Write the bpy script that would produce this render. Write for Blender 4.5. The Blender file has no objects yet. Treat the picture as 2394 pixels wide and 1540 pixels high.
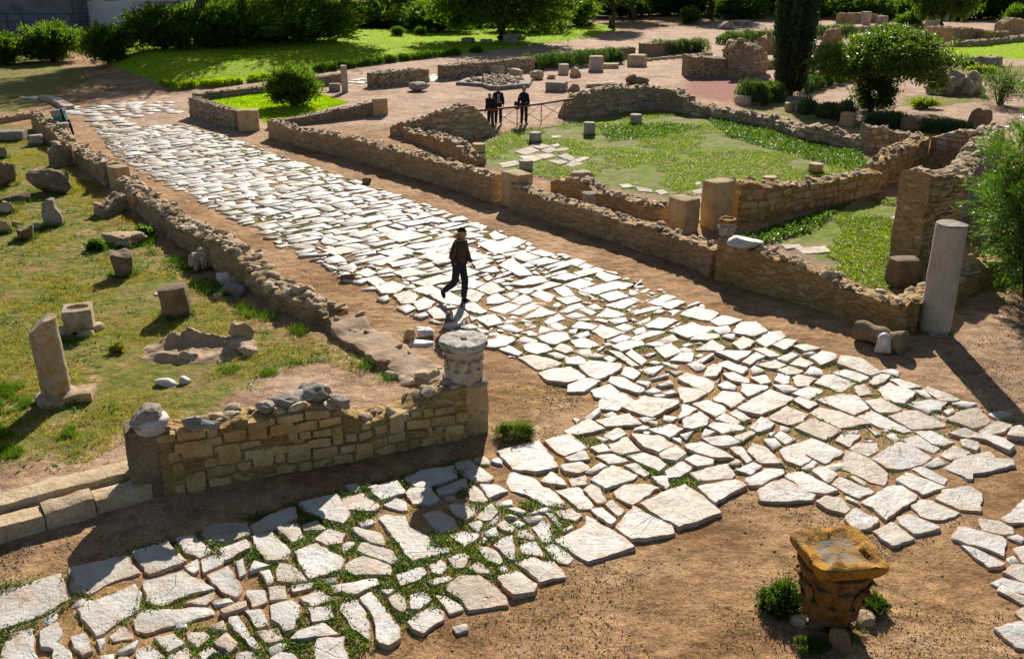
import bpy, math, random
import numpy as np
from math import radians, sin, cos, pi, tan, atan, atan2, hypot
random.seed(5)
R = np.random.default_rng(11)
SC = bpy.context.scene
COL = SC.collection

# ---------------------------------------------------------------- camera, sky, sun
CAM_H = 7.12
FPX, CX, CY = 2250.0, 1197.0, 770.0          # focal length in units of a 2394 x 1540 frame
PITCH = atan((CY + 90) / FPX)
cd = bpy.data.cameras.new("camera"); cam = bpy.data.objects.new("camera", cd); COL.objects.link(cam)
cd.sensor_width = 36; cd.lens = FPX / 2394 * 36; cd.clip_start = 0.3; cd.clip_end = 1500
cam.location = (0, 0, CAM_H); cam.rotation_euler = (pi / 2 - PITCH, 0, 0)
SC.camera = cam
SUN_EL, SUN_AZ = radians(29.0), radians(5.0)   # azimuth from +Y towards +X
w = bpy.data.worlds.new("World"); SC.world = w; w.use_nodes = True
nt = w.node_tree; bg = nt.nodes["Background"]
sky = nt.nodes.new("ShaderNodeTexSky"); sky.sky_type = 'NISHITA'; sky.sun_disc = False
sky.sun_elevation = SUN_EL; sky.sun_rotation = SUN_AZ
nt.links.new(sky.outputs[0], bg.inputs[0]); bg.inputs[1].default_value = 0.05
sl = bpy.data.lights.new("sun", 'SUN'); sl.energy = 5.0; sl.angle = radians(0.5); sl.color = (1, 0.93, 0.82)
so = bpy.data.objects.new("sun", sl); COL.objects.link(so)
so.rotation_euler = (pi / 2 - SUN_EL, 0, pi - SUN_AZ); so.location = (5, 50, 40)
SC.cycles.diffuse_bounces = 2; SC.cycles.max_bounces = 6
SC.view_settings.view_transform = 'Standard'; SC.view_settings.look = 'None'
SC.view_settings.exposure = 0.68; SC.view_settings.gamma = 1

# ---------------------------------------------------------------- photo measurements -> places on the ground
def G(px, py, z=0.0):
    x = (px - CX) / FPX; y = -(py - CY) / FPX
    ry = cos(PITCH) + y * sin(PITCH); rz = -sin(PITCH) + y * cos(PITCH)
    t = (z - CAM_H) / rz
    return np.array([x * t, ry * t, z])
def pj(p):
    d = np.asarray(p, float) - [0, 0, CAM_H]
    zf = d[1] * cos(PITCH) - d[2] * sin(PITCH); u = d[1] * sin(PITCH) + d[2] * cos(PITCH)
    return CX + FPX * d[0] / zf, CY - FPX * u / zf
def HT(px, by, ty, z0=0.0):
    b = G(px, by, z0); lo, hi = z0, CAM_H * 1.6
    for _ in range(40):
        m = (lo + hi) / 2
        if pj((b[0], b[1], m))[1] > ty: lo = m
        else: hi = m
    return m - z0
def PX(px, by):                                # metres per photo unit at a ground point
    return math.sqrt(G(px, by)[1] ** 2 + CAM_H ** 2) / FPX / (1 + ((px - CX) / FPX) ** 2) ** 0 * 1.0

# ---------------------------------------------------------------- numpy helpers
def _h(i, j, k, s):
    n = (i * 374761393 + j * 668265263 + k * 2147483647 + s * 974634777) & 0xffffffff
    n = ((n ^ (n >> 13)) * 1274126177) & 0xffffffff
    return ((n ^ (n >> 16)) & 0xffff) / 65535.0
def vn(P, sc=1.0, s=0):
    P = np.atleast_2d(P) * sc; I = np.floor(P).astype(np.int64); f = P - I; f = f * f * (3 - 2 * f)
    r = 0
    for a in (0, 1):
        for b in (0, 1):
            for c in (0, 1):
                wgt = (f[:, 0] if a else 1 - f[:, 0]) * (f[:, 1] if b else 1 - f[:, 1]) * (f[:, 2] if c else 1 - f[:, 2])
                r = r + wgt * _h(I[:, 0] + a, I[:, 1] + b, I[:, 2] + c, s)
    return r * 2 - 1
def fbm(P, sc=1.0, s=0, o=3):
    r = 0; a = 1.0
    for i in range(o): r = r + a * vn(P, sc * 2 ** i, s + i); a *= .5
    return r
def sdist(x, y, poly):                          # signed distance, positive inside
    poly = np.asarray(poly, float)[:, :2]; n = len(poly); d = np.full(x.shape, 1e9); ins = np.zeros(x.shape, bool)
    for i in range(n):
        a = poly[i]; b = poly[(i + 1) % n]; e = b - a
        t = np.clip(((x - a[0]) * e[0] + (y - a[1]) * e[1]) / max(e @ e, 1e-9), 0, 1)
        d = np.minimum(d, np.hypot(x - a[0] - t * e[0], y - a[1] - t * e[1]))
        c = (a[1] > y) != (b[1] > y)
        with np.errstate(all='ignore'):
            ins ^= c & (x < (b[0] - a[0]) * (y - a[1]) / (b[1] - a[1] + 1e-12) + a[0])
    return np.where(ins, d, -d)
def GP(pts): return np.array([G(*p)[:2] for p in pts])
def ss(x, a, b): t = np.clip((x - a) / (b - a), 0, 1); return t * t * (3 - 2 * t)
def rotz(a): return np.array([[cos(a), -sin(a), 0], [sin(a), cos(a), 0], [0, 0, 1]])
def rot3(rx, ry, rz):
    X = np.array([[1, 0, 0], [0, cos(rx), -sin(rx)], [0, sin(rx), cos(rx)]]); Y = np.array([[cos(ry), 0, sin(ry)], [0, 1, 0], [-sin(ry), 0, cos(ry)]])
    return rotz(rz) @ Y @ X

# ---------------------------------------------------------------- mesh building
class MB:
    def __init__(s): s.V = []; s.F = []; s.n = 0; s.mi = []
    def add(s, V, F, mi=0):
        V = np.asarray(V, float); off = s.n; s.V.append(V); s.n += len(V)
        if isinstance(F, np.ndarray): F = [F]
        elif len(F) and not isinstance(F[0], np.ndarray):
            g = {}
            for f in F: g.setdefault(len(f), []).append(f)
            F = [np.array(v) for v in g.values()]
        for f in F: s.F.append(f.astype(np.int64) + off); s.mi.append(mi)
        return s
    def build(s, name, mats, parent=None, loc=None, smooth=True, sharp=None):
        V = np.vstack(s.V) if s.V else np.zeros((0, 3))
        base = np.zeros(3)
        if parent is not None: base = np.array(parent.location) if loc is None else np.array(loc, float)
        elif loc is not None: base = np.array(loc, float)
        me = bpy.data.meshes.new(name)
        tot = np.concatenate([np.full(len(f), f.shape[1]) for f in s.F]); idx = np.concatenate([f.ravel() for f in s.F])
        me.vertices.add(len(V)); me.vertices.foreach_set('co', (V - base).astype(np.float32).ravel())
        me.loops.add(len(idx)); me.loops.foreach_set('vertex_index', idx.astype(np.int32))
        me.polygons.add(len(tot)); me.polygons.foreach_set('loop_start', np.concatenate([[0], np.cumsum(tot)[:-1]]).astype(np.int32))
        if len(set(s.mi)) > 1:
            me.polygons.foreach_set('material_index', np.concatenate([np.full(len(f), m) for f, m in zip(s.F, s.mi)]).astype(np.int32))
        me.polygons.foreach_set('use_smooth', np.full(len(tot), smooth))
        me.update(calc_edges=True)
        if smooth and sharp is not None: me.set_sharp_from_angle(angle=radians(sharp))
        for m in (mats if isinstance(mats, (list, tuple)) else [mats]): me.materials.append(m)
        o = bpy.data.objects.new(name, me); COL.objects.link(o)
        if parent is not None: o.parent = parent
        elif loc is not None: o.location = base
        return o
def tag(o, label=None, cat=None, group=None, kind=None):
    if label: o['label'] = label
    if cat: o['category'] = cat
    if group: o['group'] = group
    if kind: o['kind'] = kind
    return o
def thing(name, label, cat, loc=(0, 0, 0), rz=0, group=None):
    o = bpy.data.objects.new(name, None); COL.objects.link(o); o.location = tuple(loc); o.rotation_euler = (0, 0, rz); o.empty_display_size = .3
    return tag(o, label, cat, group)
def dup(o, loc, rz=0, scale=(1, 1, 1), label=None, group=None):
    c = o.copy(); COL.objects.link(c); c.location = tuple(loc); c.rotation_euler = (0, 0, rz); c.scale = scale
    if label: c['label'] = label
    if group: c['group'] = group
    for ch in list(o.children):
        k = ch.copy(); COL.objects.link(k); k.parent = c
        for g in list(ch.children):
            q = g.copy(); COL.objects.link(q); q.parent = k
    return c

def _ico(n):
    import bmesh
    bm = bmesh.new(); bmesh.ops.create_icosphere(bm, subdivisions=n, radius=1)
    V = np.array([v.co[:] for v in bm.verts]); F = np.array([[v.index for v in f.verts] for f in bm.faces]); bm.free(); return V, F
ICO = {n: _ico(n) for n in (1, 2, 3, 4)}
def _cube(n):
    d = {}; V = []; F = []
    def vid(p):
        k = tuple(np.round(p, 5))
        if k not in d: d[k] = len(V); V.append(p)
        return d[k]
    for ax in range(3):
        for sg in (-1, 1):
            for i in range(n):
                for j in range(n):
                    q = []
                    for a, b in ((0, 0), (1, 0), (1, 1), (0, 1)):
                        p = [0, 0, 0]; p[ax] = sg; p[(ax + 1) % 3] = -1 + 2 * (i + a) / n; p[(ax + 2) % 3] = -1 + 2 * (j + b) / n; q.append(vid(tuple(p)))
                    F.append(q if sg > 0 else q[::-1])
    return np.array(V, float), np.array(F)
CUBE = {n: _cube(n) for n in (1, 2, 3, 4, 6, 8)}
def rock(c, size, rot=(0, 0, 0), seed=0, n=2, rough=.18, box=.5, facets=7):
    V, F = ICO[n]; V = V.copy()
    m = np.abs(V).max(1, keepdims=True); V = V * (1 - box) + V / m * box * .86
    V *= (1 + rough * fbm(V + seed * 7.3, 1.6, seed % 97, 3))[:, None]
    if facets:
        q = np.random.default_rng(seed + 77)
        for _ in range(facets):
            a = q.normal(size=3); a /= np.linalg.norm(a); t = V @ a - (.52 + .28 * q.random()); V -= np.maximum(t, 0)[:, None] * a * .85
        if n >= 3: V *= (1 + .07 * fbm(V + seed, 5, 9, 4))[:, None]
    V *= np.asarray(size) / 2 * (1.12 if facets else 1); V = V @ rot3(*rot).T
    return V + c, F
def block(c, size, rot=(0, 0, 0), seed=0, n=4, r=.08, rough=.02):
    """dressed stone block with worn rounded edges, centre c"""
    V, F = CUBE[n]; h = np.asarray(size, float) / 2; rr = min(h) * min(.9, r * 2.2)
    P = V * h; inner = np.clip(P, -(h - rr), h - rr); d = P - inner; L = np.linalg.norm(d, axis=1, keepdims=True); L[L == 0] = 1
    P = inner + d / L * np.minimum(rr, np.abs(d).max(1, keepdims=True) + 1e-9) if n > 1 else P
    q = P + np.asarray(c) + seed * 3.1
    P = P + np.stack([fbm(q, 3.5, 1), fbm(q, 3.5, 2), fbm(q, 3.5, 3)], 1) * rough
    return P @ rot3(*rot).T + c, F
def lathe(prof, c=(0, 0, 0), n=24, rough=0, seed=0, cap=True, flute=None):
    prof = np.asarray(prof, float); m = len(prof); a = np.arange(n) * 2 * pi / n
    V = np.zeros((m, n, 3)); V[:, :, 0] = prof[:, :1] * np.cos(a); V[:, :, 1] = prof[:, :1] * np.sin(a); V[:, :, 2] = prof[:, 1:2]
    V = V.reshape(-1, 3)
    if rough:
        q = fbm(V + seed * 5.7, 4, seed % 50) * rough; rad = np.hypot(V[:, 0], V[:, 1]) + 1e-6
        V[:, :2] *= (1 + q / rad)[:, None]; V[:, 2] += fbm(V + seed * 2.1 + 9, 5, seed % 50 + 3) * rough * .7
    i = np.arange(m - 1)[:, None] * n; j = np.arange(n)[None, :]; k = (j + 1) % n
    F = [np.stack([i + j, i + k, i + n + k, i + n + j], -1).reshape(-1, 4)]
    if cap:
        V = np.vstack([V, V[:n].mean(0), V[-n:].mean(0)])
        jj = np.arange(n); kk = (jj + 1) % n
        F.append(np.stack([kk, jj, np.full(n, m * n)], 1)); F.append(np.stack([(m - 1) * n + jj, (m - 1) * n + kk, np.full(n, m * n + 1)], 1))
    return V + np.asarray(c), F
def tube(pts, rad, n=8, cap=True):
    pts = np.asarray(pts, float); m = len(pts); rad = np.broadcast_to(rad, (m,)); V = []
    T = np.gradient(pts, axis=0); up = np.array([0, 0, 1.])
    for i in range(m):
        t = T[i] / (np.linalg.norm(T[i]) + 1e-9); a = np.cross(t, up)
        if np.linalg.norm(a) < .1: a = np.cross(t, [1, 0, 0.])
        a /= np.linalg.norm(a); b = np.cross(t, a)
        th = np.arange(n) * 2 * pi / n
        V.append(pts[i] + rad[i] * (np.cos(th)[:, None] * a + np.sin(th)[:, None] * b))
    V = np.vstack(V); i = np.arange(m - 1)[:, None] * n; j = np.arange(n)[None, :]; k = (j + 1) % n
    F = [np.stack([i + j, i + n + j, i + n + k, i + k], -1).reshape(-1, 4)]
    if cap: F += [np.arange(n)[None, :], (m - 1) * n + np.arange(n)[::-1][None, :]]
    return V, F
def leaves(C, size, aspect=2.2, dirs=None, up=.35, jit=.5):
    """rhombus leaf cards at points C"""
    n = len(C); s = size * (1 + jit * (R.random(n) - .5) * 2)
    d = R.normal(size=(n, 3)) if dirs is None else dirs + R.normal(size=(n, 3)) * .45
    d /= np.linalg.norm(d, axis=1, keepdims=True) + 1e-9
    nn = R.normal(size=(n, 3)) + [0, 0, up * 2]; sd = np.cross(d, nn); sd /= np.linalg.norm(sd, axis=1, keepdims=True) + 1e-9
    a = d * (s * .5)[:, None]; b = sd * (s * .5 / aspect)[:, None]
    nrm = np.cross(sd, d) * (s * .08)[:, None]
    V = np.stack([C - a, C + b + nrm, C + a, C - b + nrm], 1).reshape(-1, 3)
    return V, np.arange(4 * n).reshape(-1, 4)
def clumps(c, rad, k, n, spread=.22, shell=.55, flat=1.0, zmin=-9):
    """n points gathered in k clumps through an ellipsoid crown"""
    u = R.normal(size=(k, 3)); u /= np.linalg.norm(u, axis=1, keepdims=True)
    rr = (shell + (1 - shell) * R.random(k)) * (0.85 + .25 * R.random(k))
    cc = u * rr[:, None]; w = R.random(k) + .35; idx = R.choice(k, n, p=w / w.sum())
    P = cc[idx] + R.normal(size=(n, 3)) * (spread * (.5 + R.random(k)))[idx][:, None] * [1, 1, flat]
    P = P * np.asarray(rad) + c
    return P[P[:, 2] > zmin]
def blades(P, h, wd, lean=.5, n=1):
    P = np.repeat(P, n, 0); m = len(P); P = P + np.c_[R.normal(size=(m, 2)) * .03 * (n > 1), np.zeros(m)]
    H = h * (.5 + R.random(m)); a = R.random(m) * 2 * pi; l = lean * R.random(m) * H
    sx = np.c_[np.cos(a), np.sin(a), np.zeros(m)] * (wd * (.6 + .8 * R.random(m)))[:, None] * .5
    a2 = R.random(m) * 2 * pi; tip = P + np.c_[np.cos(a2) * l, np.sin(a2) * l, H]
    return np.stack([P - sx, P + sx, tip], 1).reshape(-1, 3), np.arange(3 * m).reshape(-1, 3)
def disp(o, amt):  return o
# ---------------------------------------------------------------- materials
class N:
    def __init__(s, name):
        s.m = bpy.data.materials.new(name); s.m.use_nodes = True; s.t = s.m.node_tree; s.b = s.t.nodes['Principled BSDF']; s.o = s.t.nodes['Material Output']
        s.g = None
    def n(s, typ, **kw):
        x = s.t.nodes.new('ShaderNode' + typ)
        for k, v in kw.items(): setattr(x, k, v)
        return x
    def l(s, a, b): s.t.links.new(a, b)
    def pos(s):
        if s.g is None: s.g = s.n('NewGeometry')
        return s.g.outputs['Position']
    def isl(s): s.pos(); return s.g.outputs['Random Per Island']
    def noise(s, sc, det=4, rough=.6, vec=None, dist=0):
        x = s.n('TexNoise'); x.inputs['Scale'].default_value = sc; x.inputs['Detail'].default_value = det; x.inputs['Roughness'].default_value = rough; x.inputs['Distortion'].default_value = dist
        s.l(vec or s.pos(), x.inputs['Vector']); return x.outputs[0]
    def vor(s, sc, feat='F1', vec=None, out=0):
        x = s.n('TexVoronoi', feature=feat); x.inputs['Scale'].default_value = sc; s.l(vec or s.pos(), x.inputs['Vector']); return x.outputs[out]
    def ramp(s, f, st):
        x = s.n('ValToRGB'); e = x.color_ramp.elements
        while len(e) < len(st): e.new(.5)
        for q, (p, c) in zip(e, st): q.position = p; q.color = (*c, 1) if len(c) == 3 else c
        s.l(f, x.inputs[0]); return x.outputs[0]
    def step(s, f, a, b): return s.ramp(f, [(a, (0, 0, 0)), (b, (1, 1, 1))])
    def mix(s, f, a, b, mode='MIX'):
        x = s.n('MixRGB', blend_type=mode)
        for v, i in ((f, 0), (a, 1), (b, 2)):
            if isinstance(v, (int, float)): x.inputs[i].default_value = v
            elif isinstance(v, tuple): x.inputs[i].default_value = (*v, 1)
            else: s.l(v, x.inputs[i])
        return x.outputs[0]
    def math(s, op, a, b=0.0):
        x = s.n('Math', operation=op)
        for v, i in ((a, 0), (b, 1)):
            if isinstance(v, (int, float)): x.inputs[i].default_value = v
            else: s.l(v, x.inputs[i])
        return x.outputs[0]
    def attr(s, name): x = s.n('Attribute', attribute_name=name); return x.outputs['Fac']
    def scaled(s, v): x = s.n('VectorMath', operation='MULTIPLY'); s.l(s.pos(), x.inputs[0]); x.inputs[1].default_value = v; return x.outputs[0]
    def bump(s, h, st=.5, d=.02, prev=None):
        x = s.n('Bump'); x.inputs['Strength'].default_value = st; x.inputs['Distance'].default_value = d; s.l(h, x.inputs['Height'])
        if prev is not None: s.l(prev, x.inputs['Normal'])
        return x.outputs[0]
    def done(s, col, rough=.85, nrm=None, spec=.3):
        if isinstance(col, tuple): s.b.inputs['Base Color'].default_value = (*col, 1)
        else: s.l(col, s.b.inputs['Base Color'])
        if isinstance(rough, (int, float)): s.b.inputs['Roughness'].default_value = rough
        else: s.l(rough, s.b.inputs['Roughness'])
        s.b.inputs['Specular IOR Level'].default_value = spec
        if nrm is not None: s.l(nrm, s.b.inputs['Normal'])
        return s.m
def stone_mat(name, c1, c2, c3, lichen=None, lf=.6, pit=.5, rough=.9, sc=2.5, spec=.2, bs=.7):
    s = N(name)
    col = s.ramp(s.noise(sc, 6, .65), [(.3, c1), (.5, c2), (.72, c3)])
    isl = s.mix(.35, (1, 1, 1), s.ramp(s.isl(), [(0, (.5, .47, .45)), (1, (1.25, 1.2, 1.1))])); col = s.mix(1, col, isl, 'MULTIPLY')
    fine = s.noise(28, 5, .7); col = s.mix(.55, col, s.ramp(fine, [(.3, (.45, .42, .4)), (.6, (1.1, 1.1, 1.1))]), 'MULTIPLY')
    if lichen: col = s.mix(s.math('MULTIPLY', s.step(s.noise(5.5, 6, .75), lf, lf + .09), .9), col, lichen)
    p = s.vor(22, 'F1'); pits = s.step(p, .12, .3)
    h = s.math('ADD', s.math('MULTIPLY', fine, .6), s.math('MULTIPLY', pits, pit))
    b = s.bump(h, bs, .025); b = s.bump(s.noise(6, 5, .6), .5, .06, b)
    return s.done(col, rough, b, spec)
def rubble_mat(name, cols, mortar, sc=(3.2, 3.2, 6.5), amt=.8):
    s = N(name)
    v = s.scaled(sc); dn = s.n('TexNoise'); dn.inputs['Scale'].default_value = 1.6; s.l(v, dn.inputs['Vector'])
    dv = s.n('VectorMath', operation='MULTIPLY_ADD'); s.l(dn.outputs[1], dv.inputs[0]); dv.inputs[1].default_value = (.7, .7, .7); s.l(v, dv.inputs[2])
    cell = s.n('TexVoronoi'); s.l(dv.outputs[0], cell.inputs['Vector']); cell.inputs['Scale'].default_value = 1
    ed = s.vor(1, 'DISTANCE_TO_EDGE', dv.outputs[0])
    sp = s.n('SeparateColor'); s.l(cell.outputs['Color'], sp.inputs[0])
    col = s.ramp(sp.outputs[0], [(0, cols[0]), (.35, cols[1]), (.7, cols[2]), (1, cols[3])])
    j = s.step(ed, .02, .11); big = s.noise(1.1, 5, .65)
    keep = s.math('MULTIPLY', s.step(big, .4, .6), .38)          # old render still covers part of the stones
    col = s.mix(j, mortar, col); col = s.mix(keep, col, mortar)
    col = s.mix(.6, col, s.ramp(s.noise(17, 6, .7), [(.3, (.5, .46, .42)), (.62, (1.15, 1.13, 1.1))]), 'MULTIPLY')
    col = s.mix(.5, col, s.ramp(s.noise(.7, 4, .6), [(.3, (.62, .58, .55)), (.65, (1.1, 1.1, 1.1))]), 'MULTIPLY')
    h = s.math('ADD', s.math('MULTIPLY', s.step(ed, .0, .22), 1.0), s.math('MULTIPLY', s.noise(26, 5, .7), .8))
    b = s.bump(h, min(1, amt * 1.25), .05); b = s.bump(s.noise(6, 6, .7), .7, .09, b)
    return s.done(col, .92, b, .15)
def leaf_mat(name, c1, c2, c3, tr=.45, tcol=None, rough=.45, spec=.35):
    s = N(name)
    col = s.ramp(s.isl(), [(0, c1), (.5, c2), (1, c3)])
    col = s.mix(.6, col, s.ramp(s.noise(.9, 3), [(.35, (.55, .6, .6)), (.65, (1.2, 1.15, 1.0))]), 'MULTIPLY')
    s.done(col, rough, None, spec)
    t = s.n('BsdfTranslucent'); tc = s.mix(1, col, tcol or (1.5, 1.7, .5), 'MULTIPLY'); s.l(tc, t.inputs[0])
    mx = s.n('MixShader'); mx.inputs[0].default_value = tr; s.l(s.b.outputs[0], mx.inputs[1]); s.l(t.outputs[0], mx.inputs[2]); s.l(mx.outputs[0], s.o.inputs[0])
    return s.m
def plain(name, c, rough=.7, spec=.3, var=.25, sc=9, bump=.25, metal=0):
    s = N(name); col = s.mix(var, c, s.ramp(s.noise(sc, 5, .65), [(.3, tuple(.4 * x for x in c)), (.7, tuple(min(1, 1.35 * x) for x in c))]))
    s.b.inputs['Metallic'].default_value = metal
    return s.done(col, rough, s.bump(s.noise(sc * 4, 4), bump, .01), spec)

def ground_mat():
    s = N('earth_and_grass')
    n1 = s.noise(.55, 6, .62); n2 = s.noise(4.0, 6, .68); n3 = s.noise(24, 5, .7)
    dirt = s.ramp(n1, [(.3, (.33, .185, .088)), (.5, (.475, .285, .145)), (.7, (.61, .405, .235))])
    pale = s.ramp(n1, [(.3, (.50, .33, .225)), (.7, (.66, .48, .36))])
    dirt = s.mix(s.attr('pale'), dirt, pale)
    dirt = s.mix(.8, dirt, s.ramp(n2, [(.32, (.55, .5, .46)), (.5, (.95, .95, .95)), (.7, (1.2, 1.17, 1.1))]), 'MULTIPLY')
    dirt = s.mix(.7, dirt, s.ramp(s.noise(.33, 5, .65), [(.36, (.62, .52, .42)), (.52, (1, 1, 1)), (.66, (1.12, 1.1, 1.06))]), 'MULTIPLY')
    dirt = s.mix(.75, dirt, s.ramp(n3, [(.34, (.42, .38, .35)), (.52, (1, 1, 1)), (.75, (1.25, 1.2, 1.15))]), 'MULTIPLY')
    crumbs = s.math('MULTIPLY', s.step(s.noise(1.5, 6, .74), .46, .6), s.step(s.noise(26, 5, .8), .46, .58)); dirt = s.mix(s.math('MULTIPLY', crumbs, .85), dirt, (.12, .062, .025))
    peb = s.math('SUBTRACT', 1.0, s.step(s.vor(13), .10, .16)); dirt = s.mix(s.math('MULTIPLY', peb, .5), dirt, (.5, .42, .34))
    red = s.mix(s.step(s.noise(30, 4, .8), .4, .62), (.24, .085, .065), (.42, .20, .16)); dirt = s.mix(s.attr('redgravel'), dirt, red)
    gr = s.mix(s.step(s.noise(38, 4, .8), .4, .62), (.22, .17, .13), (.38, .31, .25)); dirt = s.mix(s.math('MULTIPLY', s.attr('court'), .7), dirt, gr)
    gcol = s.ramp(s.noise(3.1, 5, .7), [(.3, (.09, .135, .016)), (.5, (.20, .20, .034)), (.7, (.36, .27, .08))])
    gcol = s.mix(.7, gcol, s.ramp(s.noise(30, 4, .8), [(.35, (.35, .35, .3)), (.6, (1.2, 1.2, 1.1))]), 'MULTIPLY')
    f = s.math('ADD', s.attr('grass'), s.math('ADD', s.math('MULTIPLY', s.math('SUBTRACT', s.noise(.8, 6, .75), .5), 1.8), s.math('MULTIPLY', s.math('SUBTRACT', s.noise(7, 5, .8), .5), 1.9))); col = s.mix(s.step(f, .70, .95), dirt, gcol)
    ccol = s.ramp(s.noise(2.4, 5, .7), [(.3, (.10, .19, .010)), (.55, (.20, .27, .018)), (.75, (.33, .30, .05))])
    ccol = s.mix(.7, ccol, s.ramp(s.noise(26, 4, .8), [(.35, (.3, .35, .3)), (.6, (1.2, 1.2, 1.1))]), 'MULTIPLY')
    f = s.math('ADD', s.attr('court'), s.math('ADD', s.math('MULTIPLY', s.math('SUBTRACT', s.noise(.7, 6, .72), .5), 2.4), s.math('MULTIPLY', s.math('SUBTRACT', s.noise(6, 5, .8), .5), 2.2))); col = s.mix(s.step(f, .76, 1.0), col, ccol)
    lcol = s.ramp(s.noise(.5, 5, .7), [(.3, (.22, .34, .008)), (.6, (.32, .42, .012)), (.8, (.38, .42, .03))])
    lcol = s.mix(.6, lcol, s.ramp(s.noise(9, 4, .8), [(.35, (.5, .5, .4)), (.6, (1.15, 1.15, 1.1))]), 'MULTIPLY')
    col = s.mix(s.step(s.math('ADD', s.attr('lawn'), s.math('MULTIPLY', s.math('SUBTRACT', s.noise(1.2, 5, .7), .5), .7)), .45, .6), col, lcol)
    n0 = s.noise(.28, 4, .6); dirt = dirt
    h = s.math('ADD', s.math('MULTIPLY', n2, 1.2), s.math('MULTIPLY', n3, .55))
    b = s.bump(h, .9, .06); b = s.bump(s.noise(60, 3, .7), .5, .012, b); fv = s.n('TexVoronoi', feature='SMOOTH_F1'); fv.inputs['Scale'].default_value = 4.2; s.l(s.pos(), fv.inputs['Vector']); b = s.bump(s.math('MULTIPLY', s.step(fv.outputs[0], .1, .5), s.step(s.noise(.5, 3), .45, .6)), .6, .05, b)
    return s.done(col, .95, b, .1)
def slab_mat():
    s = N('worn_limestone')
    col = s.ramp(s.noise(1.7, 6, .65), [(.28, (.38, .33, .27)), (.45, (.50, .47, .43)), (.7, (.60, .585, .56))])
    col = s.mix(.55, col, s.ramp(s.noise(6.5, 6, .75), [(.33, (.68, .64, .6)), (.5, (1, 1, 1)), (.7, (1.06, 1.06, 1.06))]), 'MULTIPLY')
    tone = s.ramp(s.isl(), [(0, (.60, .47, .34)), (.12, (.78, .69, .58)), (.3, (.93, .90, .85)), (.55, (1, .98, .95)), (.8, (1.06, 1.05, 1.04)), (1, (.86, .86, .87))]); col = s.mix(1, col, tone, 'MULTIPLY')
    soil = s.math('MULTIPLY', s.step(s.math('ADD', s.noise(3.3, 7, .75, dist=.4), s.math('MULTIPLY', s.math('POWER', s.attr('edge'), 2.0), .12)), .535, .66), .85); col = s.mix(soil, col, (.46, .30, .19))
    pit = s.math('MULTIPLY', s.step(s.noise(9, 3, .5), .45, .6), s.math('SUBTRACT', 1.0, s.step(s.vor(17), .10, .22))); col = s.mix(s.math('MULTIPLY', pit, .75), col, (.26, .19, .13))
    crack = s.math('SUBTRACT', 1.0, s.step(s.vor(2.1, 'DISTANCE_TO_EDGE', None), .004, .012)); cr = s.math('MULTIPLY', crack, s.step(s.noise(1.3, 3), .56, .6)); col = s.mix(s.math('MULTIPLY', cr, .35), col, (.3, .22, .16))
    h = s.math('SUBTRACT', s.math('ADD', s.math('MULTIPLY', s.noise(14, 6, .7), .8), s.math('MULTIPLY', s.noise(3.5, 4), .8)), s.math('ADD', s.math('MULTIPLY', pit, .6), cr))
    b = s.bump(h, .8, .028)
    return s.done(col, s.ramp(s.noise(5, 5, .7), [(.3, (.46, .46, .46)), (.7, (.72, .72, .72))]), b, .36)

MT = {}
MT['ground'] = ground_mat(); MT['slab'] = slab_mat()
MT['rub'] = rubble_mat('rubble_masonry', [(.42, .26, .12), (.58, .41, .22), (.50, .32, .16), (.68, .54, .36)], (.56, .385, .215))
MT['rubgrey'] = rubble_mat('grey_rubble_masonry', [(.38, .27, .16), (.52, .40, .26), (.44, .32, .19), (.62, .51, .37)], (.50, .365, .23), (2.6, 2.6, 6))
MT['rubyel'] = rubble_mat('ochre_rubble_masonry', [(.44, .26, .085), (.60, .41, .15), (.50, .32, .125), (.64, .50, .29)], (.50, .33, .14))
MT['fine'] = rubble_mat('small_coursed_masonry', [(.33, .245, .15), (.46, .36, .24), (.39, .29, .18), (.54, .45, .33)], (.39, .29, .19), (6, 6, 11), .9)
MT['coarse'] = stone_mat('coursed_stone', (.40, .25, .09), (.56, .39, .17), (.66, .52, .33), pit=.6)
MT['loose'] = stone_mat('weathered_rubble', (.40, .29, .18), (.54, .41, .27), (.67, .56, .42), pit=.6, lichen=(.24, .20, .16), lf=.56)
MT['ashlar'] = stone_mat('dressed_sandstone', (.40, .27, .13), (.52, .38, .21), (.60, .48, .32), pit=.5, lichen=(.18, .14, .10), lf=.58)
MT['dark'] = stone_mat('dark_weathered_stone', (.15, .105, .06), (.25, .18, .11), (.36, .27, .17), pit=.8, lichen=(.40, .26, .07), lf=.62)
MT['grey'] = stone_mat('grey_limestone', (.22, .19, .16), (.33, .29, .25), (.45, .40, .35), pit=.9, lichen=(.16, .15, .14), lf=.58)
MT['white'] = stone_mat('white_marble', (.55, .5, .45), (.66, .62, .57), (.76, .74, .7), pit=.3, rough=.6, spec=.35, bs=.4)
MT['column'] = stone_mat('speckled_column_stone', (.34, .29, .24), (.42, .37, .31), (.48, .43, .37), pit=.35, sc=1.2, bs=.45)
MT['ochrecol'] = stone_mat('lichened_column_stone', (.36, .29, .22), (.46, .39, .31), (.54, .47, .39), pit=.4, lichen=(.36, .24, .06), lf=.47, bs=.6)
MT['capital'] = stone_mat('carved_limestone', (.44, .34, .23), (.58, .48, .37), (.68, .6, .5), pit=.5, lichen=(.30, .19, .10), lf=.60, bs=.5)
MT['pitted'] = stone_mat('pitted_capital_top', (.40, .36, .31), (.60, .56, .5), (.72, .69, .63), pit=1.2, lichen=(.11, .09, .07), lf=.50)
MT['orange'] = stone_mat('orange_lichen_stone', (.15, .075, .02), (.27, .15, .045), (.34, .2, .07), pit=.9, lichen=(.07, .045, .02), lf=.54)
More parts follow.
